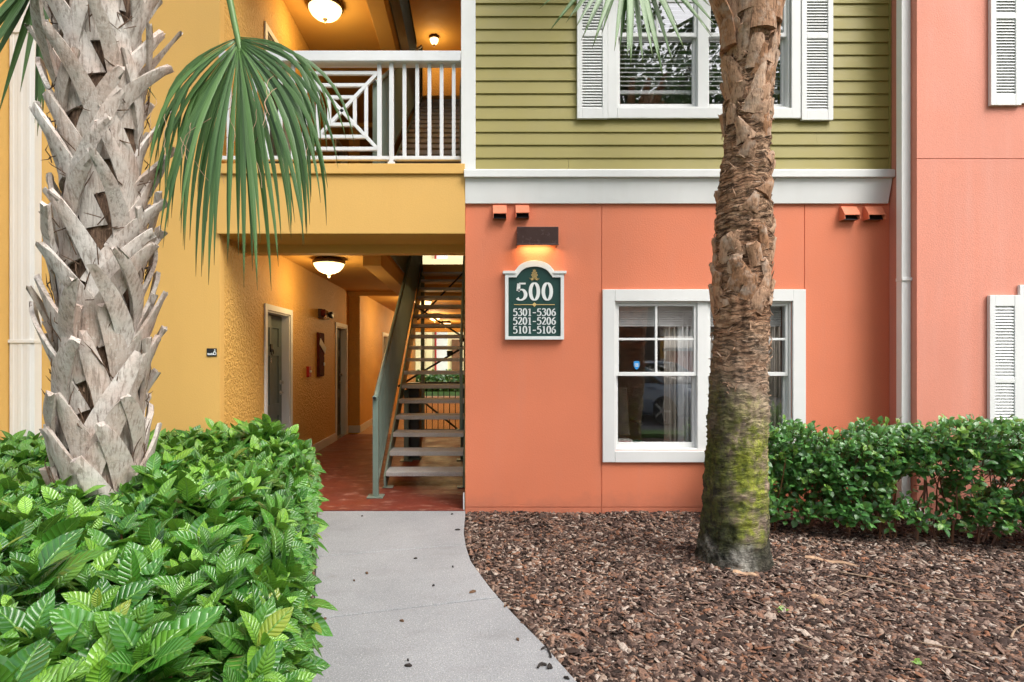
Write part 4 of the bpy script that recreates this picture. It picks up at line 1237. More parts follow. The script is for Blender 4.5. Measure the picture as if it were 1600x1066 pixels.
# shaggy palm on the left
LCX, LCY = -2.17, -2.22
lp = thing('shaggy_palm', (LCX, LCY, -.05), 'shaggy palm with criss-crossed grey leaf bases rising from the left hedge', 'palm tree')
trunk('trunk', LCX, LCY, -.06, 5.4, lambda z: .178 + .03*math.exp(-((z-.1)/.5)**2), lambda a, z: .016*fr(math.cos(a)*3, math.sin(a)*3, z*5), 40, 110, M['fibre'], lp)
rg = random.Random(21)
N = 195
for i in range(N):
    z = .28 + (5.1-.28)*i/N
    th = (i*2.39996 + rg.uniform(-.18, .18)) % (2*math.pi)
    sgn = 1 if (i % 2) else -1
    L = rg.uniform(.50, .66) * (1.1 if z < 1.3 else 1)
    dth = sgn*rg.uniform(1.0, 1.6)
    low = max(0, min(1, (1.6-z)/1.3))
    pal_strip(LCX, LCY, .182, th, z, dth, L, rg.uniform(.060, .076)*(1+.75*low), rg.uniform(.022, .030)*(1+.4*low), rg.uniform(.09, .20)*(1-.45*low)*rg.choice((1, 1, .6, 1.25)), rg.uniform(.018, .028), M['boot'], 'leaf_base', lp, 1000+i, bulge=.004, pw=.9)
# ragged husk scraps between the leaf bases
mb = MB()
for i in range(420):
    th = rg.uniform(0, 2*math.pi); z = rg.uniform(.2, 5.1); r = .2
    pts = []
    dth, dz = rg.uniform(-.5, .5), rg.uniform(-.08, .2)
    for s in range(4):
        t = s/3; rr = r + .03 + .05*t*rg.uniform(.2, 1)
        pts.append((LCX + rr*math.cos(th+dth*t), LCY + rr*math.sin(th+dth*t), z + dz*t))
    mb.tube(pts, [.003, .0035, .003, .001], 4, cap=False)
obj('loose_fibre', mb, M['fibre'], lp, kind='stuff')
hub = (fx(371, 3.32), 3.32-5.5, fz(58, 3.32))
frond(lp, hub, (.16, -.10, -1), (0, -1, .1), 68, R(78), 1.44, .90, 10.5, 5, True, pet=(LCX+.12, LCY+.05, 5.1), mid=(fx(325, 3.32), 3.32-5.5, fz(-120, 3.32)), wmul=1.2, wpos=.46, label='big fan frond hanging beside the trunk over the yellow wall')
mb = MB()
r3 = random.Random(77)
for i in range(14):
    a = r3.uniform(-.8, .8); L = r3.uniform(.35, .75)
    q = Vector(hub) + Vector((math.sin(a)*L, -.06 - r3.uniform(0, .08), -math.cos(a)*L))
    pts = [q]; dv = Vector((r3.uniform(-1, 1), -.4, -.6))
    for s in range(9):
        dv = (dv + Vector((r3.uniform(-.7, .7), r3.uniform(-.3, .2), -.35))).normalized(); pts.append(pts[-1] + dv*.035)
    mb.tube(pts, .0016, 4, cap=False)
fo = [c for c in lp.children if c.name.startswith('frond')][0]
obj('loose_thread', mb, M['dry'], fo, kind='stuff')
hub2 = (fx(75, 3.75), 3.75-5.5, fz(-70, 3.75))
frond(lp, hub2, (-.28, .1, -1), (.3, -1, .1), 26, R(62), 1.12, .95, .25, 9, True, pet=(LCX-.1, LCY+.1, 5.1), label='frond hanging behind the trunk at the upper left corner')
crown(lp, LCX, LCY, 5.2, 3, skip=lambda az: 3.6 < az < 6.0, n=8, elo=.55)

# smoother palm on the right
RCX, RCY = 1.878, -1.42
rp = thing('mossy_palm', (RCX, RCY, -.05), 'brown palm trunk with a mossy green foot standing in the bark mulch', 'palm tree')
def rr_(z):
    return .192 - .012*max(0, min(1, (z-1.1)/.5)) + .068*math.exp(-max(0, z)/.34) - .034*max(0, min(1, (z-2.5)/.5)) + .05*max(0, min(1, (z-3.75)/.6))
def rd_(a, z):
    c, s = math.cos(a), math.sin(a)
    ring = fr(c*1.6+3, s*1.6, z*15, 5)
    saw = (z*19 + 2.2*fr(c*1.3, s*1.3, z*2, 3)) % 1.0
    edge = max(0, saw-.55)*.035*(.5+.9*fr(c*4, s*4, z*3, 3))
    return .012*ring + .016*fr(c*2.5, s*2.5, z*2.2, 4) + (edge if z > .75 else edge*.5) + .006*fr(c*14, s*14, z*9, 3)
def lean_off(name, z): return (.033*z, 0)
trunk('trunk', RCX, RCY, -.12, 4.5, rr_, rd_, 110, 420, M['old_trunk'], rp)
rg = random.Random(33)
NB = 150
for i in range(NB):
    z = 1.78 + (4.0-1.78)*i/NB
    th = (i*2.39996 + rg.uniform(-.25, .25)) % (2*math.pi)
    if 2.3 < z < 3.15 and rg.random() < .72: continue
    big = max(0, min(1, (z-3.2)/.8))
    mid = 1 if (1.75 < z < 2.25) or z > 2.95 else .55
    L = rg.uniform(.13, .22)*(1+1.0*big)*mid
    pal_strip(RCX, RCY, rr_(z)-.014, th, z, rg.choice((-1, 1))*rg.uniform(.15, .5), L, rg.uniform(.05, .085)*(.8+.2*mid), rg.uniform(.025, .05)*(.8+.2*mid), rg.uniform(.004, .03)*(.5+mid/2)+.05*big, rg.uniform(.015, .025), M['stub'], 'leaf_stub', rp, 3000+i, ns=6)
for i in range(22):
    z = 3.72 + .028*i
    th = (i*2.39996) % (2*math.pi)
    pal_strip(RCX, RCY, .175, th, z, rg.uniform(-.35, .35), rg.uniform(.5, .75), .10, .035, rg.uniform(.10, .28), .03, M['stub'], 'leaf_base', rp, 4000+i)
pal_strip(RCX, RCY, .19, math.pi+.25, 3.70, .1, .62, .085, .036, .34, .03, M['stub'], 'leaf_base', rp, 4900)
mb = MB()
for i in range(260):
    th = rg.uniform(0, 2*math.pi); z = rg.uniform(1.2, 4.1); r = rr_(z)
    pts = []; dth, dz = rg.uniform(-.45, .45), rg.uniform(-.05, .08)
    for s in range(4):
        t = s/3; q = r + .008 + .03*t*rg.uniform(.1, 1)
        pts.append((RCX + .033*z + q*math.cos(th+dth*t), RCY + q*math.sin(th+dth*t), z + dz*t))
    mb.tube(pts, [.004, .005, .004, .001], 4, cap=False)
obj('loose_fibre', mb, M['stub'], rp, kind='stuff')
hub3 = (fx(985, 3.75), 3.75-5.5, fz(-105, 3.75))
frond(rp, hub3, (-.02, -.05, -1), (0.1, -1, .1), 36, R(50), .97, .78, .22, 17, True, wmul=1.7, wpos=.5, pet=(RCX-.1, RCY, 4.6), label='frond tips hanging in front of the upper window')
crown(rp, RCX, RCY, 4.9, 4, skip=lambda az: 2.6 < az < 5.6, n=8, elo=.55)
# ------------------------------------------------------------------ hedges
def leaf_base_mesh(rows, W_, arch, vfold, point=.8):
    """unit leaf along +Y, upper face +Z"""
    v, uv = [], []
    for i in range(rows+1):
        t = i/rows
        w = W_*.5*max(0, math.sin(math.pi*min(1, t**1.02)))**.85
        if i == 0: w = W_*.04
        if i == rows: w = W_*.012
        z = -arch*t*t + .05*math.sin(t*math.pi)
        for s, u in ((-1, 0), (0, .5), (1, 1)):
            v.append((s*w, t, z + abs(s)*vfold*w)); uv.append((u, t))
    f = [(i*3+j, i*3+j+1, (i+1)*3+j+1, (i+1)*3+j) for i in range(rows) for j in (0, 1)]
    return np.array(v), np.array(f), np.array(uv)

def leaf_matrix(d, up, L, roll=0.):
    y = Vector(d).normalized(); z = Vector(up); z = z - y*z.dot(y)
    if z.length < 1e-3: z = y.orthogonal()
    z.normalize(); x = y.cross(z)
    if roll:
        q = Matrix.Rotation(roll, 3, y); x = q @ x; z = q @ z
    m = Matrix((x, y, z)).transposed() * L
    return m

def in_frame(p, mx=40):
    d = p[1]+5.5
    if d < .3: return False
    a = 740 + p[0]*FPX/d; b = 560 - (p[2]-CAM_Z)*FPX/d
    return -mx < a < 1600+mx and -mx < b < 1066+mx

def build_foliage(parent, leaves, bases, mat, n_single=300, leafname='leaf'):
    """leaves: (place, matrix3, variant, young, rnd, rank). The largest stand as objects, the rest as one stuff mesh"""
    order = sorted(range(len(leaves)), key=lambda i: -leaves[i][5])
    single = set(order[:n_single])
    variants = {}
    for i in order[:n_single]:
        p, m, vi, yg, rn, rk = leaves[i]
        yq = round(yg*3)/3
        key = (vi, yq)
        if key not in variants:
            v, f, uv = bases[vi]
            variants[key] = mesh_np(leafname, v, f, mat, uv, {'young': np.full(len(v), yq), 'rnd': np.zeros(len(v))})
        o = bpy.data.objects.new(leafname, variants[key])
        link(o, parent, Matrix.Translation(Vector(p)) @ m.to_4x4())
    V, Fc, U, Y, Rn = [], [], [], [], []; nb = 0
    for vi in range(len(bases)):
        idx = [i for i in range(len(leaves)) if i not in single and leaves[i][2] == vi]
        if not idx: continue
        bv, bf, bu = bases[vi]
        mats = np.array([[list(r) for r in leaves[i][1]] for i in idx]); locs = np.array([list(leaves[i][0]) for i in idx])
        v, f = scatter(bv, bf, mats, locs)
        V.append(v); Fc.append(f+nb); nb += len(v)
        U.append(np.tile(bu, (len(idx), 1)))
        Y.append(np.repeat([leaves[i][3] for i in idx], len(bv))); Rn.append(np.repeat([leaves[i][4] for i in idx], len(bv)))
    me = mesh_np('foliage', np.concatenate(V), np.concatenate(Fc), mat, np.concatenate(U), {'young': np.concatenate(Y), 'rnd': np.concatenate(Rn)})
    o = bpy.data.objects.new('foliage', me); link(o, parent); tag(o, kind='stuff')

rg = random.Random(5)
lh = thing('broad_leaf_hedge', (-2.2, -2.5, -.05), 'broad hedge of large glossy quilted leaves along the left of the walkway', 'hedge')
bases = [leaf_base_mesh(8, .48, .16, .2), leaf_base_mesh(8, .44, .28, .28), leaf_base_mesh(8, .54, .08, .12), leaf_base_mesh(8, .44, .0, .45)]
def hedge_edge(d): return path_left(d) - .06 + .08*fr(d*1.9, 1.7, 0, 3)
def hedge_top(x, d):
    h = .74 - .15*max(0, min(1, (-2.35-x)/.6)) + .085*fr(x*1.7, d*1.7, 2.0, 3) + (.05 if d > 4.6 else 0)
    e = hedge_edge(d) - x
    if e < .42: h -= .27*((.42-e)/.42)**2
    return h
leaves, stems = [], MB()
def shoot(p, ax, scale=1.0, tiers=3):
    ax = Vector(ax).normalized(); p = Vector(p)
    d = p.y+5.5
    a0 = rg.uniform(0, 6.28)
    o1 = ax.orthogonal().normalized(); o2 = ax.cross(o1)
    fresh = rg.random()
    spec = [(2, .07, 20, 0.0, .95 if fresh > .4 else .35), (4, .125, 44, -.02, .6 if fresh > .72 else .08), (4, .160, 64, -.06, .02), (4, .165, 88, -.11, 0.0)][:tiers+1]
    for n, L0, ang, dz, yg in spec:
        a0 += rg.uniform(.5, 1.1)
        for j in range(n):
            az = a0 + 2*math.pi*j/n + rg.uniform(-.3, .3)
            an = R(ang + rg.uniform(-15, 15))
            dv = ax*math.cos(an) + (o1*math.cos(az) + o2*math.sin(az))*math.sin(an)
            if dv.z < -.4: dv.z *= .4
            if rg.random() < .13: continue
            L = L0*scale*rg.uniform(.62, 1.25)
            q = p + ax*dz
            m = leaf_matrix(dv, ax + Vector((0, 0, .25)), L, rg.uniform(-.35, .35))
            dd = max(.4, q.y+5.5)
            mid = q + dv.normalized()*L*.5
            rank = (L/dd if in_frame(mid, 0) and L0 > .1 and ang < 90 else 0)
            if ax.z < .75: rank *= .8
            leaves.append((q, m, rg.randrange(4), min(1, max(0, yg + rg.uniform(-.12, .12))), rg.random(), rank))
step = .096
d = .95
while d < 5.28:
    x = hedge_edge(d) - .04
    xmin = max(-4.4, -.85*d - .35)
    while x > xmin:
        xx = x + rg.uniform(-.04, .04); dd = d + rg.uniform(-.04, .04)
        if (xx-LCX)**2 + (dd-5.5-LCY)**2 > .24**2:
            e = hedge_edge(dd) - xx
            lean = Vector((rg.uniform(-.4, .4), rg.uniform(-.45, .3), 1))
            if e < .25: lean.x += (.25-e)*4
            zt = hedge_top(xx, dd) + rg.uniform(-.05, .03) + (rg.uniform(.02, .07) if rg.random() < .08 else 0)
            shoot((xx, dd-5.5, zt), lean, rg.choice((.75, .9, 1.0, 1.1, 1.2)), 3)
            if rg.random() < .35: stems.tube([(xx + rg.uniform(-.05, .05), dd-5.5, -.04), (xx, dd-5.5, zt)], [.007, .004], 4, cap=False)
        x -= step
    d += step
# the flank facing the walkway, and the far end by the passage
d = .95
while d < 5.25:
    z = .07
    while z < .68:
        dd = d + rg.uniform(-.04, .04)
        bulge = .06*math.sin((z+.1)*3.2)
        shoot((hedge_edge(dd) - .075 + bulge + rg.uniform(-.04, .02), dd-5.5, z + rg.uniform(-.04, .04)), (.85 + rg.uniform(-.2, .2), rg.uniform(-.5, .3), .55 + rg.uniform(-.2, .3)), rg.uniform(.75, 1.0), 2)
        z += .1
    d += .1
build_foliage(lh, leaves, bases, M['coffee_leaf'], 300)
obj('stems', stems, M['wood'], lh, kind='stuff')

rg = random.Random(15)
rh = thing('oval_leaf_hedge', (4.0, -.8, -.03), 'loose hedge of small oval leaves in front of the coral wall on the right', 'hedge')
bases2 = [leaf_base_mesh(5, .62, .10, .2), leaf_base_mesh(5, .56, .2, .3), leaf_base_mesh(5, .68, .05, .12)]
leaves = []; stems = MB()
def yf(x): return -.70 - .27*max(0, x-2.5)
def small_shoot(p, ax, n):
    ax = Vector(ax).normalized(); p = Vector(p); o1 = ax.orthogonal().normalized(); o2 = ax.cross(o1)
    fresh = rg.random() < .16
    for j in range(n):
        t = j/max(1, n-1)
        az = math.pi*j + rg.uniform(-.5, .5) + (math.pi/2 if (j//2) % 2 else 0)
        an = R(rg.uniform(35, 80) - 25*t)
        dv = ax*math.cos(an) + (o1*math.cos(az)+o2*math.sin(az))*math.sin(an)
        L = rg.uniform(.055, .088)*(1-.25*t)
        q = p + ax*(.11*t)
        up = Vector((rg.uniform(-.3, .3), -.6 + rg.uniform(-.3, .3), .8))
        m = leaf_matrix(dv, up, L, rg.uniform(-.4, .4))
        rank = L/(q.y+5.5)*(1.2 if q.y < yf(q.x)+.18 else .6) if in_frame(q, 0) else 0
        leaves.append((q, m, rg.randrange(3), (.8 if fresh and t > .5 else 0) + rg.uniform(0, .12), rg.random(), rank))
    stems.tube([tuple(p - ax*.05), tuple(p + ax*.12)], [.003, .0015], 4, cap=False)
def gap(x, z): return fr(x*2.3+4, z*2.6, 1.2, 3)
for i in range(3300):
    x = rg.uniform(2.42, 6.4)
    top = .80 + .05*min(2, max(0, x-2.5)) + .05*fr(x*3, 0, 4, 3) - .17*math.exp(-((x-3.13)/.16)**2)
    z = top*(rg.random()**.72)
    dep = .5 + .12*z
    y = yf(x) + dep*rg.random()**1.3 + .12*(1-z/top)*0
    if z < .62*top and gap(x, z) > (.04 if x < 3.6 else .34) + .25*(z < .2): continue
    if z < .08: continue
    out = Vector((rg.uniform(-.7, .7), -.75 + rg.uniform(-.4, .5), .55 + rg.uniform(-.4, .7)))
    if z > top-.12: out.z += .7
    small_shoot((x, y, z), out, rg.randint(4, 8))
for i in range(75):
    x = rg.uniform(2.5, 6.3); y = yf(x) + rg.uniform(.12, .42)
    pts = [Vector((x, y, -.05))]
    dv = Vector((rg.uniform(-.3, .3), rg.uniform(-.25, .2), 1))
    for s in range(5):
        dv = (dv + Vector((rg.uniform(-.35, .35), rg.uniform(-.3, .25), .1))).normalized()
        pts.append(pts[-1] + dv*.16)
    stems.tube(pts, [.010, .008, .007, .005, .004, .002], 5, cap=False)
build_foliage(rh, leaves, bases2, M['oval_leaf'], 300)
obj('stems', stems, M['wood'], rh, kind='stuff')

# ------------------------------------------------------------------ bark mulch
nr = np.random.RandomState(3)
def chip_field(n, xf, d0, d1, smin=1.0):
    d = d0 + (d1-d0)*nr.rand(n)**1.15
    x0, x1 = xf(d)
    x = x0 + (x1-x0)*nr.rand(n)
    L = (.010 + .028*nr.rand(n)**1.9)*smin; big = nr.rand(n) < .05; L[big] *= 1.7
    Wd = L*(.22 + .35*nr.rand(n)); T = .002 + .005*nr.rand(n)
    yaw = nr.rand(n)*2*np.pi; tilt = nr.randn(n)*.28; roll = nr.randn(n)*.4
    cy_, sy_, ct, st, cr, sr = np.cos(yaw), np.sin(yaw), np.cos(tilt), np.sin(tilt), np.cos(roll), np.sin(roll)
    Z0 = np.zeros(n); O = np.ones(n)
    Rz = np.stack([np.stack([cy_, -sy_, Z0], -1), np.stack([sy_, cy_, Z0], -1), np.stack([Z0, Z0, O], -1)], 1)
    Ry = np.stack([np.stack([ct, Z0, st], -1), np.stack([Z0, O, Z0], -1), np.stack([-st, Z0, ct], -1)], 1)
    Rx = np.stack([np.stack([O, Z0, Z0], -1), np.stack([Z0, cr, -sr], -1), np.stack([Z0, sr, cr], -1)], 1)
    S = np.zeros((n, 3, 3)); S[:, 0, 0] = L; S[:, 1, 1] = Wd; S[:, 2, 2] = T
    m = Rz @ Ry @ Rx @ S
    y = d - 5.5
    z = np.array([mulch_z(a, b) for a, b in zip(x, y)]) + .004 + .016*nr.rand(n)
    return m, np.stack([x, y, z], -1)
def xmul(d):
    a = np.array([path_right(q) for q in d]) + .012
    return a, np.minimum(.99*d+.25, 5.8) + 0*a
def xleft(d):
    b = np.array([path_left(q) for q in d]) - .012
    return b-.22, b
parts_ = [chip_field(54000, xmul, 2.35, 5.5), chip_field(3500, xleft, 1.2, 5.4)]
cm = np.concatenate([p[0] for p in parts_]); cl = np.concatenate([p[1] for p in parts_])
bv = np.array([(-1, -.55, 0), (-.5, -1, .3), (.7, -.8, 0), (1, .1, .2), (.35, .9, 0), (-.8, .7, .3),
               (-.9, -.5, 1), (-.45, -.85, 1.3), (.65, -.7, 1), (.9, .1, 1.2), (.3, .8, 1), (-.7, .6, 1.3)], float)
bf = np.array([(6, 7, 8, 9), (6, 9, 10, 11), (0, 1, 7, 6), (1, 2, 8, 7), (2, 3, 9, 8), (3, 4, 10, 9), (4, 5, 11, 10), (5, 0, 6, 11)])
v, f = scatter(bv, bf, cm, cl)
me = mesh_np('bark_mulch', v, f, M['chips'], None, {'rnd': np.repeat(nr.rand(len(cm)), len(bv))}, smooth=False)
o = bpy.data.objects.new('bark_mulch', me); link(o); tag(o, kind='stuff')

# strips, twigs, sprouts and scraps lying about
def on_mulch(px, py):
    d = gd(py, -.02); x = fx(px, d); return Vector((x, d-5.5, mulch_z(x, d-5.5)+.022))
def strip_thing(name, a, b, w, mat, label, cat, group=None):
    a = on_mulch(*a); b = on_mulch(*b)
    t = thing(name, a, label, cat, group)
    n = 8; sidev = (b-a).cross(Vector((0, 0, 1))).normalized()
    v = []
    for i in range(n+1):
        q = a.lerp(b, i/n); ww = w*(1-.8*(i/n)**1.5)*(.9+.2*math.sin(i*2.1))
        for s in (-1, 0, 1): v.append(q + sidev*s*ww/2 + Vector((0, 0, .012*(1-abs(s)) + .006*math.sin(i*1.3))))
        for s in (1, -1): v.append(q + sidev*s*ww*.45 - Vector((0, 0, .008)))
    f = [(i*5+j, i*5+(j+1) % 5, (i+1)*5+(j+1) % 5, (i+1)*5+j) for i in range(n) for j in range(5)] + [(4, 3, 2, 1, 0), tuple(n*5+j for j in range(5))]
    mb = MB(); mb.v = [tuple(p) for p in v]; mb.f = f
    obj('blade', mb, mat, t)
    return t
M['dry2'] = paint('dry_twig', (.30, .21, .14), .85, .25, 20, 120, .4, .003)
strip_thing('palm_sheath', (1258, 872), (1340, 886), .05, M['dry'], 'pale dry palm sheath lying on the mulch right of the mossy trunk', 'bark strip')
strip_thing('palm_sheath', (1272, 935), (1288, 950), .05, M['dry'], 'short orange-brown husk scrap on the mulch below the pale sheath', 'bark strip')
strip_thing('palm_sheath', (1145, 905), (1185, 910), .05, M['dry'], 'dry brown husk against the foot of the mossy palm', 'bark strip')
def twig(pts, r, label):
    P = [on_mulch(*p) + Vector((0, 0, .012)) for p in pts]
    t = tag(obj('twig', MB().tube(crom3(P, 4), [r*(1-.6*i/(len(P)*4)) for i in range(len(crom3(P, 4)))], 5), M['dry2'], smooth=True), label, 'twig')
twig([(1310, 898), (1370, 908), (1440, 925), (1500, 940), (1555, 943)], .006, 'long thin twig running across the mulch towards the right')
twig([(1240, 1008), (1262, 1018), (1285, 1022), (1305, 1032)], .004, 'short curved grey twig near the middle of the mulch')
twig([(1432, 1010), (1490, 1020), (1545, 1030)], .004, 'straight grey twig in the near right part of the mulch')
twig([(1310, 938), (1328, 928), (1340, 924)], .003, 'tiny twig above the green sprout right of the trunk')
twig([(1580, 1000), (1586, 988), (1600, 980)], .006, 'bent pale twig at the right edge of the mulch')
def sprout(px, py, n, sz, label):
    c = on_mulch(px, py); t = thing('weed_sprout', c, label, 'weed', 'green sprouts in the mulch')
    r2 = random.Random(int(px))
    for i in range(n):
        a = 2.4*i; dv = Vector((math.cos(a), math.sin(a), r2.uniform(.3, 1.0)))
        b = bases2[i % 3]
        me = mesh_np('leaf', b[0], b[1], M['oval_leaf'], b[2], {'young': np.full(len(b[0]), .85), 'rnd': np.zeros(len(b[0]))})
        o = bpy.data.objects.new('leaf', me)
        link(o, t, Matrix.Translation(c + Vector((r2.uniform(-1, 1)*sz, r2.uniform(-1, 1)*sz, .0))) @ leaf_matrix(dv, (0, 0, 1), r2.uniform(.025, .04)).to_4x4())
sprout(1220, 955, 8, .035, 'small green sprout on the mulch below the mossy palm')
sprout(1430, 1042, 4, .02, 'tiny green sprout near the bottom edge of the mulch, rightmost pair')
sprout(1195, 895, 7, .03, 'little green tuft against the right foot of the mossy palm')

# debris on the walkway
def on_walk(cx_, cy_):
    px, py = 480 + cx_*.3058, 740 + cy_*.3058
    d = gd(py, -.008); return Vector((fx(px, d), d-5.5, -.006))
M['debris'] = paint('dark_debris', (.025, .02, .018), .8, .3, 30, 100, .3, .002)
M['debris2'] = paint('brown_debris', (.12, .065, .035), .8, .3, 30, 100, .3, .002)
def chip(cx_, cy_, L, w, yaw, mat, label):
    c = on_walk(cx_, cy_)
    pts = []
    ca, sa = math.cos(yaw), math.sin(yaw)
    vs = [tuple(c + Vector((ca*a*L*.5 - sa*b*w*.5, sa*a*L*.5 + ca*b*w*.5, h))) for a, b, h in
          ((-1, -.3, .0), (-.4, -1, .0), (.6, -.8, .0), (1, .2, .0), (.3, 1, .0), (-.7, .7, .0), (-.9, -.2, .006), (-.3, -.8, .011), (.6, -.6, .008), (.9, .2, .007), (.3, .8, .011), (-.6, .6, .008))]
    mb = MB(); mb.add(vs, [(6, 7, 8, 9, 10, 11), (5, 4, 3, 2, 1, 0)] + [(i, (i+1) % 6, 6+(i+1) % 6, 6+i) for i in range(6)])
    tag(obj('bark_chip', mb, mat), label, 'bark chip', 'bark chips scattered on the walkway')
seen = set()
def CH(a, b, L, mt):
    where = 'beside the left hedge' if a < 200 else 'towards the mulch edge' if a > 100 + b*.9 + 200 else 'in the middle of the walkway'
    far = 'close to the passage' if b < 420 else 'between the two joints' if b < 700 else 'in the nearest slab'
    return f"{'large' if L > .045 else 'small' if L < .028 else 'mid-sized'} {'black' if mt == 'debris' else 'brown'} bark chip {where}, {far}"
for i, (a, b, L, mt) in enumerate([(768, 290, .05, 'debris'), (744, 479, .025, 'debris'), (553, 437, .03, 'debris'), (305, 512, .04, 'debris2'), (845, 608, .055, 'debris2'), (845, 693, .035, 'debris'), (645, 576, .025, 'debris'), (84, 658, .045, 'debris'), (90, 747, .03, 'debris2'), (483, 757, .03, 'debris2'), (302, 880, .035, 'debris2'), (516, 986, .04, 'debris'), (836, 905, .03, 'debris'), (1030, 835, .035, 'debris2'), (1076, 852, .03, 'debris2'), (280, 220, .02, 'debris'), (515, 958, .018, 'debris'), (740, 210, .03, 'debris'), (240, 550, .02, 'debris2'), (60, 808, .06, 'debris'), (1325, 1050, .03, 'debris'), (1010, 682, .025, 'debris2'), (910, 722, .02, 'debris')]):
    if CH(a, b, L, mt) in seen: continue
    seen.add(CH(a, b, L, mt))
    chip(a, b, L, L*.45, i*1.7, M[mt], CH(a, b, L, mt))
def curl(pts, w, label):
    P = [on_walk(*p) + Vector((0, 0, .006 + .006*math.sin(i*2))) for i, p in enumerate(pts)]
    tag(obj('dead_leaf', MB().tube(crom3(P, 4), [w*(.5+.5*math.sin(.4+2.6*i/(len(P)*4))) for i in range(len(crom3(P, 4)))], 6), M['debris']), label, 'dead leaf')
curl([(1196, 905), (1222, 898), (1240, 920), (1245, 945)], .006, 'curled black dead leaf on the walkway, hook-shaped, nearest the mulch edge')
curl([(1178, 1000), (1195, 985), (1222, 982)], .007, 'black dead leaf on the walkway lying left of a small forked one')
curl([(1232, 1005), (1238, 990), (1248, 1000)], .008, 'small forked black dead leaf at the near edge of the walkway')

# ------------------------------------------------------------------ inside the window
def cloth(name, x0, x1, z0, z1, y, folds, amp, mat, label, cat):
    mb = MB(); n = folds*8
    for i in range(n+1):
        t = i/n; x = x0 + (x1-x0)*t; yy = y + amp*math.sin(2*math.pi*folds*t) + amp*.4*math.sin(2*math.pi*folds*2.3*t)
        mb.v += [(x, yy, z0), (x, yy+.01, z1)]
        if i: mb.f.append((2*i-2, 2*i, 2*i+1, 2*i-1))
    o = tag(obj(name, mb, mat, smooth=True), label, cat)
    s = o.modifiers.new('thickness', 'SOLIDIFY'); s.thickness = .006
cloth('curtain', 2.06, 2.22, .1, 2.3, .165, 3, .022, M['curtain'], 'white curtain gathered at the middle of the lower window', 'curtain')
cloth('curtain', 1.93, 2.05, .1, 2.3, .19, 2, .02, M['beige'], 'beige curtain edge beside the white one in the lower window', 'curtain')
cloth('curtain', 2.98, 3.16, .1, 2.3, .17, 3, .02, M['beige'], 'beige curtain at the right side of the lower window', 'curtain')
bl = thing('roller_blind', (2.24, .26, 1.8), 'white blind drawn up at the top of the lower window', 'blind')
obj('headrail', MB().box(1.41, 3.07, .145, .20, 1.96, 2.03), M['blind'], bl, bev=.004)
mb = MB()
for i in range(7): mb.box(1.41, 3.07, .125, .19, 1.80+.023*i, 1.806+.023*i+.012)
obj('stacked_slats', mb, M['curtain'], bl)
ch = thing('desk_chair', (1.62, .95, .01), 'dark office chair seen through the lower window', 'chair')
obj('seat', MB().box(1.36, 1.86, .75, 1.2, .46, .54), M['black'], ch, bev=.03)
obj('backrest', MB().prism([(1.12, .58), (1.18, .57), (1.30, 1.12), (1.25, 1.14)], lambda a, b: (1.40, a, b), lambda a, b: (1.84, a, b)), M['beige'], ch, bev=.015)
obj('armrest', MB().box(1.84, 1.90, .8, 1.15, .74, .78), M['black'], ch, bev=.01)
obj('armrest', MB().box(1.33, 1.39, .8, 1.15, .74, .78), M['black'], ch, bev=.01)
for xx in (1.41, 1.8):
    for yy in (.8, 1.15): obj('leg', MB().box(xx-.02, xx+.02, yy-.02, yy+.02, .011, .459), M['black'], ch)
tb = thing('side_table', (1.55, .45, .01), 'low brown side table just inside the lower window', 'table')
obj('table_top', MB().box(1.25, 1.95, .28, .66, .52, .55), M['wood'], tb, bev=.005)
for xx in (1.29, 1.91):
    for yy in (.31, .63): obj('leg', MB().box(xx-.02, xx+.02, yy-.02, yy+.02, .011, .519), M['wood'], tb)
bk = thing('book', (1.6, .44, .551), 'large teal book lying on the table behind the window', 'book')
obj('cover', MB().box(1.42, 1.80, .33, .58, .5505, .60), M['teal'], bk, bev=.002)
bk2 = thing('book', (1.58, .44, .601), 'small white book lying on top of the teal book', 'book')
obj('cover', MB().box(1.50, 1.66, .38, .52, .6005, .625), M['paper'], bk2, bev=.002)
obj('spine_band', MB().box(1.52, 1.64, .378, .3795, .606, .618), M['red'], bk2)
# upper window blinds
for x0, x1, lab in ((1.42, 2.18, 'left'), (2.29, 3.05, 'right')):
    b = thing('venetian_blind', ((x0+x1)/2, .2, 4.1), f'grey slatted blind behind the {lab} sash of the upper window', 'blind')
    mb = MB(); z = 4.19
    while z < 5.3:
        mb.prism([(.105, z), (.108, z-.001), (.140, z+.026), (.137, z+.027)], lambda u, v: (x0, u, v), lambda u, v: (x1, u, v)); z += .044
    obj('slat', mb, M['blind'], b, kind='stuff')
    obj('bottom_rail', MB().box(x0, x1, .11, .14, 4.115, 4.15), M['blind'], b, bev=.004)

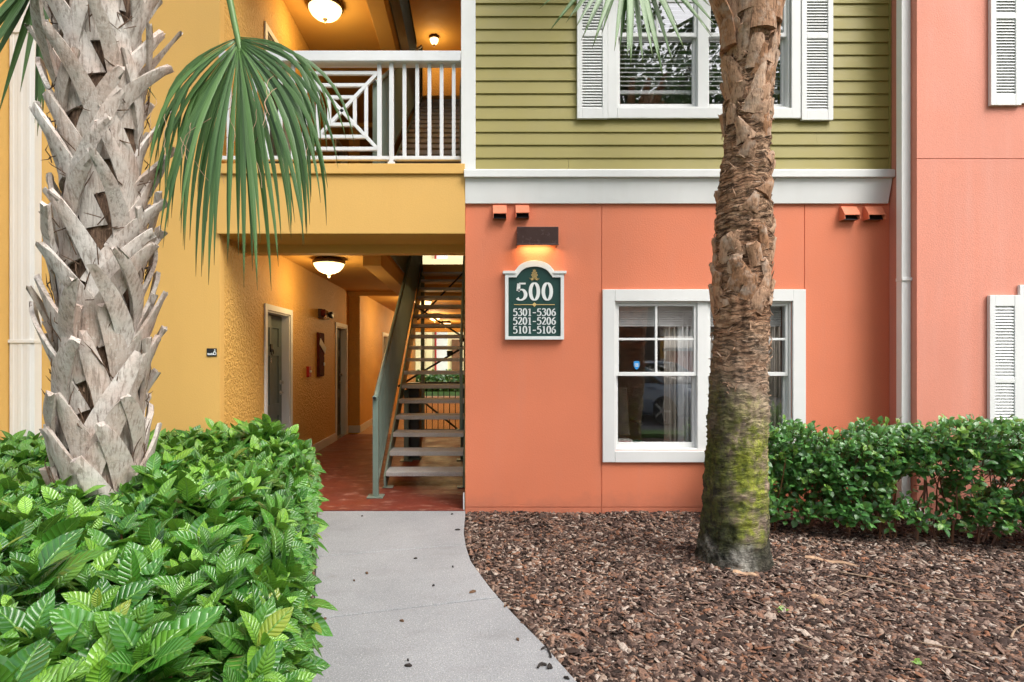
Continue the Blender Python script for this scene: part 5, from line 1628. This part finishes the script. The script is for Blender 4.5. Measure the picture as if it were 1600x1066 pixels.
# ------------------------------------------------------------------ behind the passage
nb = thing('neighbour_building', (-1, 30, 0), 'cream building glimpsed through the far end of the passage', 'building')
obj('wall', MB().box(-9, 6, 28, 30, -.1, 10), M['cream'], nb)
obj('white_panel', MB().box(fx(682, 33.3), fx(699, 33.3), 27.9, 27.999, .2, 9), M['white'], nb)
obj('downpipe', MB().tube([(fx(680, 33), 27.8, 0), (fx(680, 33), 27.8, 9)], .06, 8), M['red'], nb)
obj('door', MB().box(fx(706, 33.3), fx(719, 33.3), 27.9, 27.999, 0, 2.6), M['wood'], nb)
for px in (661, 671):
    obj('column', MB().box(fx(px, 31)-.14, fx(px, 31)+.14, 25.3, 25.6, -.1, 6.5), M['cream'], nb, bev=.01)
obj('porch_beam', MB().box(-5, 3, 25.2, 25.7, 6.5, 6.9), M['cream'], nb)
rg = random.Random(8)
def leaf_cloud(n, cen, rad, L, flat=1.0):
    out = []
    for i in range(n):
        while True:
            q = Vector((rg.uniform(-1, 1), rg.uniform(-1, 1), rg.uniform(-1, 1)))
            if .35 < q.length < 1: break
        p = Vector(cen) + Vector((q.x*rad[0], q.y*rad[1], q.z*rad[2]))
        dv = Vector((rg.uniform(-1, 1), rg.uniform(-1, 1), rg.uniform(-.8, .6)))
        out.append((p, leaf_matrix(dv, q + Vector((0, 0, .6)), L*rg.uniform(.6, 1.3)), 0, rg.random()*.25, rg.random(), 0))
    return out
base_t = [(np.array([(-.3, 0, 0), (.3, 0, 0), (.32, .6, .05), (-.28, .65, -.05), (0, 1, 0.)]), np.array([(0, 1, 2, 3), (3, 2, 4, 4)]), np.array([(0, 0), (1, 0), (1, .6), (0, .6), (.5, 1)]))]
base_t = [(np.array([(-.28, 0, 0), (.28, 0, 0), (.3, .8, .08), (-.26, .9, -.08)], float), np.array([(0, 1, 2, 3)]), np.array([(.1, 0), (.9, 0), (.9, 1), (.1, 1)], float))]
fh = thing('clipped_hedge', (-1.2, 24, -.05), 'green hedge glimpsed beyond the far end of the passage', 'hedge')
build_foliage(fh, leaf_cloud(2200, (-1.2, 20.5, .42), (2.4, .5, .5), .16), base_t, M['oval_leaf'], 0)

def tree_mesh(seed):
    rg.seed(seed)
    lv = []
    br = MB()
    br.tube([(0, 0, -.2), (.1, 0, 1.5), (.0, .1, 3.2), (.2, .1, 5.5)], [.36, .28, .24, .14], 10)
    for i in range(26):
        a = 2.4*i; el = rg.uniform(.1, 1.1); ln = rg.uniform(2.4, 4.6)
        b0 = Vector((.1, .1, rg.uniform(2.4, 5.4)))
        e = b0 + Vector((math.cos(a)*math.cos(el), math.sin(a)*math.cos(el), math.sin(el)*1.15))*ln
        br.tube([b0, (b0+e)/2 + Vector((0, 0, .3)), e], [.11, .07, .03], 6)
        for k_ in range(3):
            c = b0.lerp(e, .55 + .25*k_) + Vector((rg.uniform(-.7, .7), rg.uniform(-.7, .7), rg.uniform(-.3, .7)))
            lv += leaf_cloud(170, c, (1.15, 1.15, .75), .12)
    mats = np.array([[list(r) for r in l[1]] for l in lv]); locs = np.array([list(l[0]) for l in lv])
    v, f = scatter(base_t[0][0], base_t[0][1], mats, locs)
    me = mesh_np('crown', v, f, M['tree_leaf'], np.tile(base_t[0][2], (len(lv), 1)), {'young': np.repeat([l[3] for l in lv], 4), 'rnd': np.repeat([l[4] for l in lv], 4)}, smooth=False)
    return me, br
crown_me, br = tree_mesh(4)
M['bark'] = paint('oak_bark', (.13, .10, .08), .9, .3, 6, 50, .8, .02)
trunk_o = None
def tree(x, y, s, rot, label):
    global trunk_o
    t = thing('oak_tree', (x, y, -.1), label, 'tree', 'trees around the building')
    mw = Matrix.Translation((x, y, -.1)) @ Matrix.Rotation(rot, 4, 'Z') @ Matrix.Scale(s, 4)
    if trunk_o is None:
        trunk_o = mesh_from('trunk', br.v, br.f, M['bark'], True)
    a = bpy.data.objects.new('trunk', trunk_o); link(a, t, mw)
    c = bpy.data.objects.new('crown', crown_me); link(c, t, mw); tag(c, kind='stuff')
tree(-3.6, 40, 1.0, 0.4, 'leafy tree glimpsed over the top of the lower stairs')
tree(6.5, -16, 1.75, 1.0, 'leafy tree reflected in the middle of the upper window')
tree(12.5, -17, 1.8, 2.2, 'leafy tree reflected towards the right of the upper window')
tree(0.5, -24, 2.2, 3.0, 'leafy tree reflected high behind the others in the upper window')

# ------------------------------------------------------------------ across the parking lot, seen reflected in the panes
cp = thing('carport', (8, -22, 0), 'carport with brown shingle roof reflected in the lower window', 'carport')
obj('fascia', MB().box(-2, 20, -19.2, -19.0, 2.45, 2.75), M['white'], cp)
obj('roof', MB().prism([(-18.8, 2.76), (-22.5, 4.5), (-26.2, 2.76)], lambda a, b: (-2.2, a, b), lambda a, b: (20.2, a, b)), M['shingle'], cp)
for x in (1.0, 4.6, 8.2, 11.8, 15.4): obj('post', MB().box(x-.12, x+.12, -19.25, -19.0, -.06, 2.449), M['yellow'], cp)
yw = thing('boundary_wall', (8, -16, 0), 'low yellow wall with coral pillars reflected in the lower window', 'wall')
obj('wall', MB().box(-4, 20, -17.2, -17, -.06, 1.38), M['yellow'], yw)
obj('coping', MB().box(-4, 20, -17.25, -16.95, 1.381, 1.47), M['white'], yw)
for x in (7.6, 13.6):
    p_ = obj('pillar', MB().prism([(x-.5, -.06), (x+.5, -.06), (x+.36, 1.75), (x-.36, 1.75)], lambda a, b: (a, -15.6, b), lambda a, b: (a, -14.8, b)), M['coral_block'], yw)
    obj('pillar_cap', MB().box(x-.48, x+.48, -15.7, -14.7, 1.751, 1.87), M['white'], p_)

car = thing('parked_car', (5.2, -8.6, -.06), 'dark grey-blue car reflected in the lower window', 'car')
CM = Matrix.Translation((4.5, -8.9, -.06)) @ Matrix.Rotation(R(62), 4, 'Z')
def cpos(mb):
    mb.v = [tuple(CM @ Vector(p)) for p in mb.v]; return mb
def loft(secs):
    mb = MB(); n = len(secs[0])
    for s in secs: mb.v += s
    for i in range(len(secs)-1):
        for j in range(n): mb.f.append((i*n+j, i*n+(j+1) % n, (i+1)*n+(j+1) % n, (i+1)*n+j))
    mb.f.append(tuple(range(n-1, -1, -1))); mb.f.append(tuple((len(secs)-1)*n+j for j in range(n)))
    return mb
def sec(x, hw, z0, z1, r=.12): return [(x, -hw+r*.5, z0), (x, hw-r*.5, z0), (x, hw, z0+r), (x, hw, z1-r*1.3), (x, hw-r, z1), (x, -hw+r, z1), (x, -hw, z1-r*1.3), (x, -hw, z0+r)]
obj('body', cpos(loft([sec(-2.3, .72, .35, .75), sec(-2.2, .84, .25, .9), sec(-1.3, .9, .2, 1.0), sec(0, .91, .18, .97), sec(1.0, .9, .2, .94), sec(1.9, .84, .22, .84), sec(2.25, .7, .3, .66)])), M['car'], car, smooth=True, bev=0)
obj('cabin', cpos(loft([sec(-1.9, .68, .95, 1.0, .02), sec(-1.2, .7, .95, 1.38, .08), sec(-.2, .7, .95, 1.45, .1), sec(.35, .68, .95, 1.38, .08), sec(1.15, .7, .93, .96, .01)])), M['glass_dark'], car, smooth=True)
obj('roof', cpos(loft([sec(-1.15, .62, 1.39, 1.42, .01), sec(-.2, .62, 1.455, 1.48, .01), sec(.3, .6, 1.40, 1.43, .01)])), M['car'], car, smooth=True)
for x in (-1.4, 1.38):
    for s in (-1, 1):
        m = MB().lathe([(.0, -.1), (.3, -.1), (.34, -.06), (.34, .06), (.3, .1), (0, .1)], (0, 0, 0), 24); m.v = [(x+a, s*.83+c, .34+b) for a, b, c in m.v]
        wh = obj('wheel', cpos(m), M['rubber'], car, smooth=False)
        m = MB()
        for k_ in range(5):
            a = 2*math.pi*k_/5; m.bar((x, s*.935, .34), (x+.24*math.cos(a), s*.935, .34+.24*math.sin(a)), .05, .02, (0, 1, 0))
        obj('rim', cpos(m), M['chrome'], wh)
for s in (-1, 1):
    m = MB().box(.72, .95, s*1.0-.1, s*1.0+.1, .95, 1.1); obj('mirror', cpos(m), M['black'], car, bev=.02)
    m = MB().box(2.0, 2.2, s*.62-.14, s*.62+.14, .6, .72); obj('headlight', cpos(m), M['sign_white'], car, bev=.02)
for s in (-1, 1):
    m = MB().bar((1.12, s*.66, .96), (.32, s*.62, 1.40), .05, .05); obj('windscreen_pillar', cpos(m), M['car'], car)
tag(obj('grass_verge', MB().box(-3, 20, -6.29, -5.7, -.12, -.045), M['lawn']), kind='structure')
